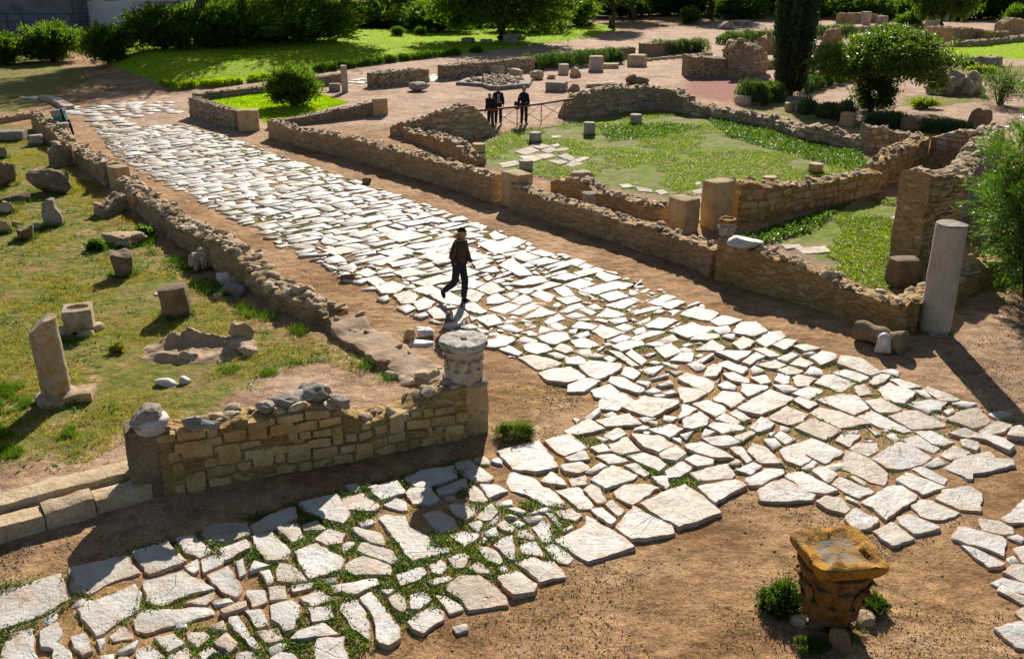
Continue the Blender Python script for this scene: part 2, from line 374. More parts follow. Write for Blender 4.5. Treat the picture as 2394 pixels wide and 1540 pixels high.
MT['orangetop'] = stone_mat('orange_lichen_top', (.36, .15, .016), (.50, .24, .024), (.42, .25, .07), pit=.9, lichen=(.10, .06, .025), lf=.50)
MT['pitrock'] = stone_mat('eroded_sandy_rock', (.33, .22, .13), (.44, .31, .20), (.52, .41, .3), pit=.6, lichen=(.26, .20, .15), lf=.58)
MT['lichgrey'] = stone_mat('grey_hollow_stone', (.17, .14, .10), (.28, .235, .18), (.40, .35, .29), pit=1.3, lichen=(.34, .17, .03), lf=.47)
MT['clod'] = stone_mat('earth_crumbs', (.20, .12, .07), (.34, .22, .13), (.5, .38, .27), pit=.3)
MT['kerbstone'] = stone_mat('pale_kerb_stone', (.44, .31, .17), (.58, .45, .29), (.66, .56, .42), pit=.5, lichen=(.42, .28, .10), lf=.56)
MT['floorslab'] = stone_mat('worn_court_floor', (.44, .35, .26), (.58, .5, .41), (.68, .62, .54), pit=.4, lichen=(.33, .25, .14), lf=.56)
MT['leaf'] = leaf_mat('shrub_leaves', (.055, .10, .02), (.09, .15, .028), (.14, .20, .045), .6)
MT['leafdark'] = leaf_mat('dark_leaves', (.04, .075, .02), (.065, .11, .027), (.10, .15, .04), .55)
MT['leafgloss'] = leaf_mat('glossy_leaves', (.05, .09, .016), (.09, .15, .022), (.16, .21, .035), .48, rough=.4, spec=.4)
MT['cypress'] = leaf_mat('cypress_foliage', (.018, .040, .014), (.032, .060, .02), (.052, .085, .026), .2)
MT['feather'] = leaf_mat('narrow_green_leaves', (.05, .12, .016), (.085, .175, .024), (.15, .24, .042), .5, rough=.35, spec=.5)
MT['grass'] = leaf_mat('dry_green_grass', (.15, .15, .02), (.27, .22, .04), (.40, .28, .09), .5)
MT['weed'] = leaf_mat('green_weeds', (.04, .095, .010), (.075, .15, .014), (.13, .19, .025), .48)
MT['tuss'] = leaf_mat('tussock_grass', (.05, .10, .015), (.10, .16, .025), (.17, .21, .05), .45)
MT['litter'] = leaf_mat('brown_litter', (.05, .028, .014), (.11, .062, .03), (.22, .15, .08), .1)
MT['court'] = leaf_mat('court_weeds', (.09, .17, .010), (.19, .26, .016), (.32, .29, .04), .5)
MT['lawn'] = leaf_mat('lawn_grass', (.18, .30, .006), (.28, .40, .008), (.36, .42, .02), .5, tcol=(1.6, 1.8, .4))
MT['rosemary'] = leaf_mat('rosemary_leaves', (.045, .09, .03), (.075, .13, .045), (.13, .18, .075), .42)
MT['bark'] = plain('bark', (.12, .085, .06), .95, .1, .5, 7, .8)
MT['skin'] = plain('skin', (.38, .19, .12), .55, .3, .12, 20, .05)
MT['black'] = plain('black_cloth', (.012, .012, .014), .85, .2, .4, 25, .3)
MT['jacket'] = plain('dark_brown_jacket', (.055, .038, .024), .8, .25, .5, 14, .5)
MT['navy'] = plain('dark_navy_cloth', (.015, .017, .024), .85, .2, .4, 20, .3)
MT['jean'] = plain('dark_jeans', (.022, .026, .042), .85, .2, .4, 22, .3)
MT['maroon'] = plain('dark_maroon_cloth', (.030, .013, .014), .85, .2, .4, 22, .3)
MT['fur'] = plain('fawn_fur', (.36, .27, .17), .95, .1, .6, 40, .8)
MT['hair'] = plain('white_hair', (.5, .48, .45), .7, .3, .4, 60, .5)
MT['blond'] = plain('grey_blond_hair', (.38, .31, .22), .7, .3, .4, 60, .5)
MT['shirt'] = plain('pale_cloth', (.5, .5, .55), .8, .2, .2, 30, .2)
MT['binmetal'] = plain('galvanised_metal', (.30, .33, .33), .5, .4, .3, 12, .2, .3)
MT['bingreen'] = plain('green_plastic', (.02, .28, .19), .45, .4, .15, 4, .1)
MT['rail'] = plain('rusty_red_iron', (.22, .075, .035), .7, .35, .5, 15, .4)
MT['plaster'] = plain('white_plaster', (.82, .84, .86), .85, .2, .15, 1.2, .2)
MT['cement'] = plain('grey_rendered_wall', (.20, .21, .25), .92, .1, .55, .8, .5)
MT['tile'] = plain('pale_roof_tile', (.42, .36, .32), .8, .2, .4, 3, .3)
MT['iron'] = plain('dark_ironwork', (.03, .04, .06), .6, .3, .2, 5, .1)
MT['glass'] = plain('dark_window', (.03, .045, .07), .15, .5, .1, 2, .0)
MT['concrete'] = plain('pale_concrete', (.50, .40, .33), .85, .2, .3, 3, .3)
# ---------------------------------------------------------------- ground sheet
REG = dict(
 grass=[GP([(-400,300),(20,282),(110,300),(150,352),(180,398),(270,470),(400,590),(600,735),(760,790),(860,830),(935,885),(860,905),(760,850),(640,880),(520,985),(330,1010),(200,1080),(60,1100),(-400,1180)]),
        GP([(-500,120),(100,130),(235,185),(160,215),(110,232),(60,262),(-500,285)]), GP([(1160,1010),(1250,1010),(1240,1030),(1170,1030)]),
        GP([(2260,560),(2600,600),(2600,700),(2330,690),(2210,790),(2230,740)]), GP([(2100,225),(2290,200),(2330,235),(2180,255),(2080,250)]), GP([(2190,160),(2400,150),(2600,180),(2420,195),(2220,190)]),
        GP([(1700,255),(1790,240),(1980,285),(2280,310),(2260,322),(1960,300)])],
 court=[GP([(1060,385),(1165,312),(1330,285),(1440,262),(1600,265),(1760,297),(2030,358),(2060,410),(2000,420),(1800,450),(1650,450),(1560,470),(1400,440),(1240,410),(1110,385)]),
        GP([(1720,560),(1880,510),(2030,465),(2150,470),(2135,620),(2080,680),(2000,665),(1850,590)]), GP([(2060,440),(2215,408),(2150,420),(2160,440)])],
 lawn=[GP([(380,206),(262,160),(240,132),(300,118),(430,108),(620,96),(820,82),(1000,70),(1250,66),(1400,58),(1440,66),(1400,84),(1330,95),(1150,120),(980,138),(850,152),(700,172),(560,194),(450,208)]),
       GP([(470,236),(610,212),(760,222),(815,240),(690,272),(615,287),(606,262),(560,258)]), GP([(2200,100),(2320,97),(2600,90),(2600,145),(2400,140),(2220,130)]), GP([(1335,66),(1440,58),(1450,68),(1360,84)])],
 redgravel=[GP([(1590,215),(1606,184),(1720,182),(1830,185),(1850,205),(1760,225),(1700,240),(1640,230)])],
 pale=[GP([(360,985),(440,930),(560,880),(780,835),(900,870),(930,900),(880,925),(760,905),(640,940),(560,1000)]), GP([(-300,1215),(-300,1080),(100,1085),(260,1040),(320,1000),(330,1110),(150,1170)]), GP([(2240,850),(2330,770),(2500,680),(2600,900),(2420,980),(2350,960)]), GP([(300,330),(220,290),(240,230),(420,215),(700,170),(1100,122),(1400,80),(1700,50),(2600,40),(2600,330),(2200,300),(1900,285),(1700,250),(1560,215),(1430,205),(1330,275),(1170,320),(1000,300),(700,300),(560,320),(400,300)])])
LAWN_P = REG['lawn'][0]
def ground_z(x, y, fine=True):
    x = np.asarray(x, float); y = np.asarray(y, float); P = np.stack([x, y, np.zeros_like(x)], -1).reshape(-1, 3)
    z = fbm(P, .35, 3).reshape(x.shape) * .018 - .012
    if fine: z = z + (fbm(P, 2.3, 8, 4).reshape(x.shape) * .014) * ss(-np.hypot(x, y), -45, -20)
    z = z + 1.0 * ss(sdist(x, y, LAWN_P), -1.2, 3.0) * (1 - .8 * ss(x, -24, -4))
    return z
def GZ(px, py):                                 # ground point following the bank
    p = G(px, py)
    for _ in range(6):
        z = float(ground_z(np.array([p[0]]), np.array([p[1]]), False)[0]); p = G(px, py, z)
    return p
def make_ground():
    rr = [3.0]
    while rr[-1] < 420: rr.append(rr[-1] * 1.0075)
    rr = np.array(rr); th = np.radians(np.linspace(-52, 52, 560)); A, B = np.meshgrid(rr, th, indexing='ij')
    X = A * np.sin(B); Y = A * np.cos(B); Z = ground_z(X, Y)
    V = np.stack([X, Y, Z], -1).reshape(-1, 3); n = len(th); i = np.arange(len(rr) - 1)[:, None] * n; j = np.arange(n - 1)[None, :]
    F = np.stack([i + j, i + j + 1, i + n + j + 1, i + n + j], -1).reshape(-1, 4)[:, ::-1]
    mb = MB().add(V, F)
    q = np.array([[-420, -60, -.05], [420, -60, -.05], [420, 2.0, -.05], [-420, 2.0, -.05]]); mb.add(q, np.array([[0, 1, 2, 3]]))
    e = X[:, 0], Y[:, 0]
    o = mb.build('ground', MT['ground']); tag(o, 'bare brown earth with worn grass and green lawn patches', kind='structure')
    wd = dict(grass=.9, court=.8, lawn=.25, redgravel=.8, pale=2.5); x = np.append(X.ravel(), [0] * 4); y = np.append(Y.ravel(), [-30] * 4)
    for k, polys in REG.items():
        m = np.zeros(x.shape)
        for p in polys: m = np.maximum(m, ss(sdist(x, y, p), -wd[k], wd[k]))
        a = o.data.attributes.new(k, 'FLOAT', 'POINT'); a.data.foreach_set('value', m.astype(np.float32))
    return o
make_ground()
def sample_poly(poly, n, zf=None):
    poly = np.asarray(poly); lo = poly.min(0); hi = poly.max(0); P = lo + (hi - lo) * R.random((n * 3, 2)); P = P[sdist(P[:, 0], P[:, 1], poly) > 0][:n]
    return np.c_[P, ground_z(P[:, 0], P[:, 1])]

# ---------------------------------------------------------------- paving slabs
KT = 0.33403; TO = {5: (798, 514.3), 6: (1596, 514.3), 7: (0, 1025.6), 8: (798, 1025.6), 9: (1596, 1025.6)}
SL = {7: "-6,109 43,94 50,112 30,121 -6,134;48,90 88,82 95,94 74,100 63,108 51,107;57,119 93,103 99,107 95,120 68,136 62,127;100,100 128,92 150,104 134,108 113,116 104,113;95,127 99,120 145,117 149,122 102,136 94,134;95,79 117,73 129,85 105,93;124,70 136,68 147,78 140,83 129,79;143,65 150,60 173,58 176,66 160,71 146,70;175,60 190,53 205,48 208,55 192,62 178,66;154,77 171,71 173,76 158,85 155,82;177,67 190,64 203,78 200,83 186,85 178,73;140,84 150,81 158,83 156,88 143,94;128,89 138,83 140,91 136,94;145,95 160,88 170,105 165,110 155,107;165,85 170,84 171,92 168,94;175,89 178,84 190,88 176,91;181,92 189,91 192,100 187,102;193,94 196,86 205,88 215,99 205,100 194,99;206,79 222,74 238,84 236,90 216,98 212,92;193,60 208,58 213,68 205,71 195,64;211,44 236,38 246,52 239,58 216,50;211,60 222,57 227,63 213,64;223,70 231,64 243,66 240,72 229,74;173,106 186,105 188,114 177,117;188,103 200,102 201,112 189,113;203,102 218,101 215,104 204,107;212,111 222,106 232,112 218,117;217,119 229,118 231,124 219,128;191,117 203,113 208,118 205,132 199,135 196,130 189,126;173,121 183,120 188,131 180,133;159,124 166,123 180,145 176,145 161,129;132,115 148,108 150,111 144,116;148,113 160,111 164,114 150,117;152,120 170,114 173,117 156,123;145,132 154,128 157,133;130,134 143,134 147,138 138,145 132,141;149,142 158,135 164,143 160,148;110,139 122,135 129,143 118,149;95,147 104,143 112,152 104,157 96,156;118,152 131,146 137,155 120,158;139,150 147,144 152,149 143,154;166,150 174,148 178,152 171,157 167,156;178,135 195,132 199,140 186,143;187,146 196,142 201,143 196,149 189,150;206,139 210,134 227,128 239,136 208,140;185,155 196,148 206,150 208,157 186,157;220,145 222,139 242,138 242,160 222,154;76,138 85,131 92,136 90,139 80,141;68,140 74,138 74,143 70,148;82,148 95,141 94,146 85,150;49,138 60,135 66,147 58,151 52,146;27,134 40,127 44,136 40,142 50,148 52,157 37,158 38,147 29,145;4,145 10,137 22,134 24,142 20,147 26,154 20,158 6,157 3,152;72,152 78,151 80,155 73,157;83,152 90,152 90,157 84,156;123,129 131,128 131,131 124,132;232,102 241,100 240,107 234,108;228,98 236,97 236,100 229,101",
8: "0,41 15,37 25,47 23,51 3,49;20,34 39,28 45,35 44,38 27,43;28,46 38,41 46,44 45,49 41,50;44,27 56,22 77,19 81,27 60,34 52,34;66,35 86,28 89,33 80,37 70,39;80,17 89,15 105,26 104,30 93,30 84,23;44,37 48,34 62,33 69,42 60,44 50,45;72,40 79,39 80,42 74,43;88,36 92,32 97,35 103,43 100,45 91,42;96,31 108,31 117,36 112,38 103,42;114,9 138,3 151,17 152,20 137,23 125,19;142,1 160,-4 174,5 156,12 150,9;156,13 170,8 174,14 160,15;115,30 123,25 136,29 141,33 151,38 156,45 154,48 144,47 130,39 118,36;139,29 147,22 156,29 157,32 145,31;159,28 169,26 167,30 162,32;149,36 166,33 177,46 176,49 166,49 159,41;153,18 168,15 175,20 166,24 155,22;170,23 182,16 185,19 175,24;174,6 183,2 189,8 180,10;186,4 200,-2 209,8 196,11 188,8;179,12 190,11 199,15 188,16;201,12 211,9 222,13 228,18 222,22 210,17;205,-3 222,-3 234,4 222,9 212,5;222,10 235,4 239,10 235,15 224,13;226,22 239,16 245,20 237,27 228,27;177,28 190,19 205,25 202,28 187,33;200,19 206,17 214,23 211,25;216,26 228,25 230,32 227,35;169,35 175,32 180,36 185,43 180,46 174,40;190,37 198,32 212,31 218,35 208,44 204,46 193,41;174,49 183,47 193,56 189,60 177,52;185,46 190,43 199,50 194,54;191,62 204,46 226,60 226,64 203,70;216,45 226,36 241,31 255,42 259,50 236,58 219,52;154,70 172,63 172,57 177,57 198,70 198,74 173,82 157,74;152,51 161,48 169,53 163,56 154,54;145,53 148,53 153,58 152,60;134,50 144,47 147,50 136,51;128,55 140,53 142,56 133,59;133,62 141,57 147,59 145,68 141,68;155,63 162,59 162,62 157,65;125,65 130,63 136,70 134,70 127,68;120,58 124,56 129,59 125,61;110,60 115,58 122,62 120,65 113,63;106,74 112,70 119,68 121,83 118,84 110,77;100,65 107,62 111,68 103,68;97,77 101,75 108,78 112,85 110,87 103,83;125,74 136,71 141,78 139,80 130,78;145,77 149,74 159,82 159,88 150,83;94,55 105,46 110,51 105,56 99,57;102,59 110,53 112,53 107,60;75,46 80,44 94,48 92,53 86,56 80,51;88,59 97,56 99,59 96,65;107,45 117,43 118,46 110,47;114,54 116,52 124,54 122,55;119,49 122,47 129,50 127,52;78,67 84,64 97,66 97,69 86,74;99,69 101,67 103,70 99,74;25,55 31,52 45,53 47,61 61,68 62,73 66,76 76,76 75,79 65,82 54,84 50,86 44,80 40,73 32,63;7,62 12,62 26,67 31,73 29,75 18,71;0,74 5,71 8,73 2,79;11,78 14,72 35,78 38,84 36,87 22,82;5,86 15,81 34,87 36,92 33,94 12,94 5,91;0,101 22,98 24,102 11,107 0,107;39,95 57,89 60,93 54,99 43,101;62,88 70,84 74,90 70,95 63,93;77,84 84,80 89,82 86,89 80,89;89,90 95,85 106,94 96,94;62,99 74,95 77,97 66,101;74,102 83,96 97,95 108,102 115,109 114,114 89,120 83,111 76,106;111,90 115,87 117,92 113,93;108,96 122,92 129,101 128,104 120,109 113,103;127,87 136,83 141,86 148,85 155,91 151,94 139,98 133,91;67,110 72,109 84,116 85,119 76,121;50,110 57,108 60,112 55,118 49,118;32,111 39,107 45,111 46,117 43,120 38,115;30,106 37,104 35,108 31,109;13,111 21,108 39,131 39,137 32,142 25,142 22,124;0,117 11,112 17,121 20,134 18,139 8,130 1,121;-8,142 9,136 14,148 9,154 0,158 -10,153;46,128 55,120 64,117 70,121 69,126 58,134 52,131;68,125 73,123 75,125 70,128;81,131 86,130 87,132 83,133;58,53 68,51 76,56 80,62 72,63 68,65 62,57",
9: "13,33 37,28 39,33 24,42 20,41;20,0 32,-3 41,2 29,5 22,3;8,5 14,2 28,8 37,13 20,10 9,7;33,6 41,5 49,15 45,17;45,8 48,1 60,7 68,16 55,17;2,14 9,11 21,14 20,17 10,19;8,24 17,20 29,19 37,25 34,28 14,28;36,21 50,16 56,19 47,25;45,28 58,21 70,21 72,24 55,32 49,31;56,0 64,-1 70,4 64,7;63,-2 70,-3 80,0 72,4;68,7 75,4 91,14 83,19 72,15;74,5 90,-1 113,9 113,10 100,17 88,11;116,7 123,3 137,3 136,8 129,12 120,9;106,1 112,-2 125,-3 117,6;111,21 114,8 122,10 133,15 145,24 140,31 130,28 119,24;132,13 151,2 159,3 175,13 168,18 153,21 143,20;153,0 165,-3 181,7 176,10 160,4;162,-5 174,-6 184,1 183,5 175,4;168,19 178,12 181,17 176,20;182,11 191,7 202,9 199,12 187,15;183,20 194,13 215,8 219,13 231,14 233,18 218,22 203,24 203,28 199,28;149,29 157,24 182,33 168,39;160,21 167,19 186,28 183,32 170,27;90,22 95,19 101,19 109,25 102,31;82,20 92,14 95,16 92,20 87,21;100,18 112,16 114,19 107,22;72,25 76,22 84,22 103,33 103,34 97,37 86,35;104,32 110,26 134,36 133,38 124,42 117,39;115,26 120,26 129,31 127,33;125,44 144,32 153,32 165,39 164,41 148,53 143,54 133,48;56,35 65,30 72,31 80,37 94,39 92,42 76,43 60,41;115,40 124,44 124,46 115,42;93,43 101,40 111,41 118,49 114,52 103,49;113,55 120,48 137,55 137,58 128,63 122,60;133,64 146,57 156,68 146,71;150,54 158,52 172,60 172,61 162,65 151,59;159,46 165,42 174,42 190,51 178,53 172,56 167,53;177,41 184,36 202,32 204,39 204,47 193,49;228,54 240,44 246,48 246,56 230,57;214,58 222,57 231,62 232,66 224,67 216,63;226,68 234,66 240,69 237,72;196,70 200,64 209,65 223,68 227,71 225,82 216,78;202,77 205,76 226,87 224,89 214,86;226,83 232,81 236,86 229,87;231,76 245,72 252,80 245,90 238,87;223,93 230,87 245,87 252,95 245,100 236,99;215,100 224,97 245,104 250,108 245,110 222,104;219,106 222,103 245,112 250,117 243,117;232,121 240,121 251,125 251,133 238,127;228,134 236,127 251,130 251,147 236,142;200,-2 212,0 229,8 233,4 222,-2 208,-5;246,60 260,52 268,60 255,70;252,100 270,96 275,108 258,112",
6: "2,66 10,62 26,65 19,70 12,69;18,70 28,66 38,70 33,73 25,74;35,77 41,71 50,72 60,77 50,81 36,79;24,76 32,74 34,77 32,79 27,79;52,84 60,78 67,79 69,82 59,88 57,86;9,83 11,78 26,80 26,82 18,84;34,86 42,81 51,85 48,88 40,91;13,90 21,84 30,89 28,91 18,91;63,87 72,83 81,84 76,88 71,91;77,88 86,86 92,89 85,92;22,92 30,91 49,91 46,94 38,98;42,99 51,92 58,95 47,101;49,90 58,89 66,94 61,96;67,97 77,92 83,94 73,99;84,94 90,92 96,92 89,94;89,96 97,91 105,94 105,96 97,100;109,100 111,95 124,98 140,106 132,108 120,104;3,100 9,98 17,102 15,104 10,103;29,101 33,99 46,104 42,108 35,105;55,101 65,98 73,101 68,104 58,103;77,100 82,96 90,100 86,102;14,109 18,102 27,103 24,109;47,104 50,101 57,105 49,108;28,107 35,106 47,111 47,114 33,112;48,110 58,108 63,113 55,115;66,105 75,102 85,105 80,108 72,108;85,107 90,102 98,104 98,108 89,108;108,107 113,104 122,106 131,110 124,113;130,113 139,107 146,108 141,113 133,116;64,112 67,108 75,109 75,114 70,115;76,110 80,108 94,111 88,116 80,116;2,112 5,109 15,110 22,113 22,117 18,120 10,117;24,115 31,112 38,116 37,119 28,118;41,114 60,116 60,118 46,123 42,119;0,119 8,118 17,121 8,126 0,128;21,124 28,119 41,121 43,125 34,131 28,128 23,127;38,131 61,118 75,124 73,128 55,136 47,135 40,133;65,115 75,115 82,118 71,120;76,121 88,116 99,119 88,124;92,114 97,109 106,108 120,114 110,120 103,117;120,116 127,114 133,122 122,123;136,118 144,113 162,120 163,121 154,126 149,125;144,111 150,110 164,116 162,118 155,118;161,119 169,118 175,124 172,125;168,118 175,118 194,125 193,126 181,127;99,126 110,121 122,122 131,131 130,132 120,136;127,126 139,124 154,132 151,134 138,135;79,126 82,124 91,128 91,130 88,132;6,128 17,125 30,131 31,134 23,138;62,136 73,129 88,136 82,141 74,142 64,138;88,134 96,130 110,135 128,142 127,143 110,146;79,145 91,138 112,147 111,148 99,153;32,135 38,133 48,139 42,141;22,139 29,135 41,141 38,143 29,141;0,128 11,132 4,137 -3,139;0,139 13,134 19,138 18,143 7,146 0,145;18,144 22,141 40,143 41,145 28,149;46,145 55,140 60,143 62,145 52,148;35,152 50,145 53,147 42,155;124,138 132,133 142,138 156,143 163,148 155,149 137,145;144,138 158,133 165,133 185,142 184,144 160,147;160,127 175,125 186,127 180,133 170,133;155,128 160,129 176,132 172,135;187,139 193,134 207,130 216,140 213,143 203,145;182,133 190,130 191,134 186,136;207,147 220,140 231,143 226,147 212,151;188,128 195,126 203,128 199,130;128,143 131,146 139,149 135,150;190,149 197,145 211,150 200,152;230,144 238,142 240,150 224,152;168,152 175,148 183,147 188,153 177,156",
5: "143,107 151,104 160,104 171,109 170,111 158,114 148,111;158,115 165,110 176,111 182,113 170,120 161,118;174,119 188,114 195,120 183,125 177,124;180,126 186,121 197,121 207,127 198,130 193,133 184,130;166,101 174,98 195,101 196,103 190,108 179,111 170,106;124,96 133,94 146,97 154,100 150,102 138,104;127,87 136,85 144,87 148,91 137,94 130,91;140,82 148,80 155,80 160,83 150,87 144,86;110,90 117,87 127,93 124,95;103,87 106,84 118,82 122,84 115,88 107,89;123,84 129,83 138,84 136,86 126,86;151,90 154,86 160,88 163,92 157,93;162,92 167,90 174,90 176,94 172,96;157,100 160,97 166,95 172,98 170,101;144,93 150,92 156,95 152,97;186,113 190,110 198,110 209,117 205,119 195,117;198,102 204,103 210,107 205,112 196,108;190,93 196,93 208,101 204,102;199,93 203,90 214,98 210,101;160,84 170,83 176,87 174,90 167,87;174,77 182,73 195,79 194,80 184,83;187,84 197,80 204,82 195,86;189,88 199,84 211,84 212,87 196,92;161,75 168,72 180,74 175,77;195,130 214,123 235,126 234,128 217,135 205,134;224,133 236,128 245,132 245,139 236,140;230,98 238,93 246,93 246,99;224,90 231,87 238,92 228,95;156,147 172,140 180,146 165,150 157,149;179,140 198,137 205,142 185,144;221,146 230,142 240,146 230,150;95,68 107,66 114,72 103,75;108,74 118,73 124,76 118,78;88,60 93,58 102,64 98,66 90,63;65,53 74,51 82,55 81,58 73,57;53,49 62,46 70,50 60,52;76,64 84,62 88,66 83,70 76,68;60,63 65,60 75,65 74,69 66,67;50,58 58,54 66,57 62,61 54,63;39,53 48,50 54,53 50,58 44,57;26,47 35,43 42,46 38,51 30,50;17,41 24,39 30,43 24,46;9,37 18,34 25,37 18,40;0,33 8,31 11,33 8,37;85,51 90,49 98,52 94,56 88,57;95,48 105,44 115,49 104,52;85,46 92,42 101,44 93,48;102,54 109,51 117,56 110,58 104,57;107,62 117,58 127,60 115,65;118,66 134,57 144,58 125,67;118,57 128,52 133,55 133,57 125,59;127,69 140,60 151,65 138,68;132,52 139,49 150,53 145,57;149,48 156,46 162,52 155,53;131,48 146,43 155,45 140,49;121,44 133,39 141,39 145,43 128,46;149,55 163,53 169,56 158,59;152,64 160,60 164,63 158,65;156,67 164,64 170,67 162,69;158,60 167,58 172,61 164,63;166,62 171,61 179,65 174,67;142,71 152,65 157,69 146,72;172,60 178,58 183,62 176,63;182,67 187,63 195,66 192,68;189,70 199,67 201,71 191,73;191,75 198,72 203,75 198,78;203,77 212,74 214,78 207,80;212,73 222,69 232,71 225,76 214,75;113,32 120,27 134,38 125,39;98,17 106,15 121,20 108,22;112,15 120,12 126,15 121,18;106,10 108,8 117,12 108,13"}
LEFT_EDGE = [(222,300),(262,352),(345,412),(462,462),(560,515),(640,560),(760,622),(840,662),(950,722),(1020,752),(1130,800),(1270,868),(1330,905),(1420,945)]
RIGHT_EDGE = [(420,292),(500,312),(610,350),(708,386),(800,416),(960,470),(1125,527),(1222,567),(1399,631),(1559,688),(1680,731),(1826,778),(1917,815),(2084,875),(2267,935),(2374,982)]
street_poly = np.vstack([GP(LEFT_EDGE), GP([(1340,1010),(1500,1080),(1640,1120),(1800,1100),(1960,1170),(2060,1120),(2250,1060),(2330,1010)]), GP(RIGHT_EDGE)[::-1]])
side_poly = GP([(-60,1380),(170,1345),(330,1282),(480,1245),(700,1172),(880,1126),(1060,1078),(1180,1060),(1340,1010),(1500,1080),(1640,1130),(1560,1180),(1440,1240),(1330,1300),(1180,1360),(1030,1430),(900,1500),(760,1560),(500,1640),(-100,1640)])
OX0, OY0, OR = -26.0, 7.0, .04; OCC = np.zeros((int(40 / OR), int(50 / OR)), np.int32)
def occ_idx(P): return np.clip(((P[:, 0] - OX0) / OR).astype(int), 0, OCC.shape[0] - 1), np.clip(((P[:, 1] - OY0) / OR).astype(int), 0, OCC.shape[1] - 1)
def raster(poly, tol=-.012):
    lo = poly.min(0); hi = poly.max(0); gx = np.arange(lo[0] - OR, hi[0] + OR, OR * .8); gy = np.arange(lo[1] - OR, hi[1] + OR, OR * .8)
    Xg, Yg = np.meshgrid(gx, gy); m = sdist(Xg, Yg, poly) > tol; return np.c_[Xg[m], Yg[m]]
def mark(P, i=1): OCC[occ_idx(P)] = i
def frac(P): return (OCC[occ_idx(P)] > 0).mean() if len(P) else 1
def fracother(P, i): q = OCC[occ_idx(P)]; return ((q > 0) & (q != i)).mean()
def star(p):
    q = p - p.mean(0); c = q[:, 0] * np.roll(q[:, 1], -1) - q[:, 1] * np.roll(q[:, 0], -1); return (c > 1e-5).all() or (c < -1e-5).all()
def grow(k, its, stp=.018, lim=.13, clear=.022):
    # each corner of a stone creeps outwards until a neighbour is a joint's width away
    P, h, D = slabs[k]
    if len(P) > 12 or not star(P): return
    n = len(P); c = P.mean(0); dr = P - c; r0 = np.hypot(*dr.T); dr /= r0[:, None]; r = r0.copy(); tt = np.linspace(0, 1, 12)[:, None]
    for _ in range(its):
        for i in range(n):
            if r[i] - r0[i] > lim: continue
            v = c + dr[i] * (r[i] + stp); a = c + dr[i - 1] * r[i - 1]; b = c + dr[(i + 1) % n] * r[(i + 1) % n]
            T = np.vstack([v + (a - v) * tt, v + (b - v) * tt[1:]]); e = T - c; T = T + e / np.hypot(*e.T)[:, None] * clear
            q = OCC[occ_idx(T)]
            if ((q == 0) | (q == k + 1)).all():
                r[i] += stp; u = R.random((90, 3)); u /= u.sum(1, keepdims=True); mark(u @ np.array([v, a, b]), k + 1)
        # corners may not run far ahead of their neighbours
        r = np.minimum(r, (np.roll(r, 1) + np.roll(r, -1)) * .5 * 1.7)
    slabs[k] = (c + dr * r[:, None], h, D)
def area(p): x, y = p[:, 0], p[:, 1]; return .5 * abs(np.dot(x, np.roll(y, -1)) - np.dot(y, np.roll(x, -1)))
def rough_outline(p, step, amp, rnd=.12):
    out = []; n = len(p)
    for i in range(n):
        a, b = p[i], p[(i + 1) % n]; pr = p[i - 1]; L = np.hypot(*(b - a)); k = max(1, int(L / step))
        c0 = min(.35, rnd * .12 / max(L, .05)) ; Lp = np.hypot(*(a - pr)); c1 = min(.35, rnd * .12 / max(Lp, .05))
        out.append(a + (pr - a) * c1); out.append(a + (b - a) * c0)
        for j in range(1, k): out.append(a + (b - a) * j / k + R.normal(size=2) * amp)
    return np.array(out)
def slab_geo(p, h, simple=False, tilt=.02):
    if np.dot(p[:, 0], np.roll(p[:, 1], -1)) - np.dot(p[:, 1], np.roll(p[:, 0], -1)) < 0: p = p[::-1]
    c = p.mean(0); size = math.sqrt(area(p)); cvx = star(p)
    q = rough_outline(p, .085 if not simple else .3, .009 if not simple else .02)
    q = q + np.c_[fbm(np.c_[q, np.zeros(len(q))], 3.2, 6, 3), fbm(np.c_[q, np.ones(len(q))], 3.2, 7, 3)] * .012; n = len(q); tx, ty = R.normal(size=2) * tilt
    def ring(scale, z, nz):
        r = c + (q - c) * scale; zz = z + (r - c) @ np.array([tx, ty]) + (fbm(np.c_[r, np.full(n, 3.)], 5, 4, 2) * nz if nz else 0); return np.c_[r, zz]
    e = .022 / size
    if simple:
        V = np.vstack([ring(1.02, -.06, 0), ring(1.0, h - .012, .006), ring(1 - 1.4 * e, h, .008)]); m = 3
    else:
        V = np.vstack([ring(1.02, -.09, 0), ring(1.02, h * .35, .008), ring(1.0, h - .008, .006), ring(1 - e * .6, h, .006)] + ([ring(.62, h + .002, .012), ring(.25, h + .002, .012)] if cvx else [])); m = 6 if cvx else 4
    i = np.arange(m - 1)[:, None] * n; j = np.arange(n)[None, :]; k = (j + 1) % n
    F = [np.stack([i + j, i + k, i + n + k, i + n + j], -1).reshape(-1, 4), (m - 1) * n + np.arange(n)[None, :]]
    return V, F
def nring(P): return 6 if star(P) else 4
def edge_attr(o, n, m):
    k = n // m; a = np.ones(n) * (m == 6); a[4 * k:] = 0; at = o.data.attributes.new('edge', 'FLOAT', 'POINT'); at.data.foreach_set('value', a.astype(np.float32))
ax = G(2000, 840)[:2] - G(400, 330)[:2]; ax /= np.hypot(*ax); nx = np.array([-ax[1], ax[0]]); org = G(330, 300)[:2]
slabs = []                                      # (polygon, top height, traced)
for t, s in SL.items():
    for st in s.split(';'):
        p = np.array([[float(v) for v in q.split(',')] for q in st.split()]); D = p * 10 * KT + TO[t]
        h = .018 + .022 * R.random(); P = np.array([G(x, y, h)[:2] for x, y in D]); c = P.mean(0)
        if frac(raster(c + (P - c) * .8)) > .35: continue
        P = c + (P - c) * 1.0; slabs.append((P, h, D.mean(0))); mark(raster(P), len(slabs))
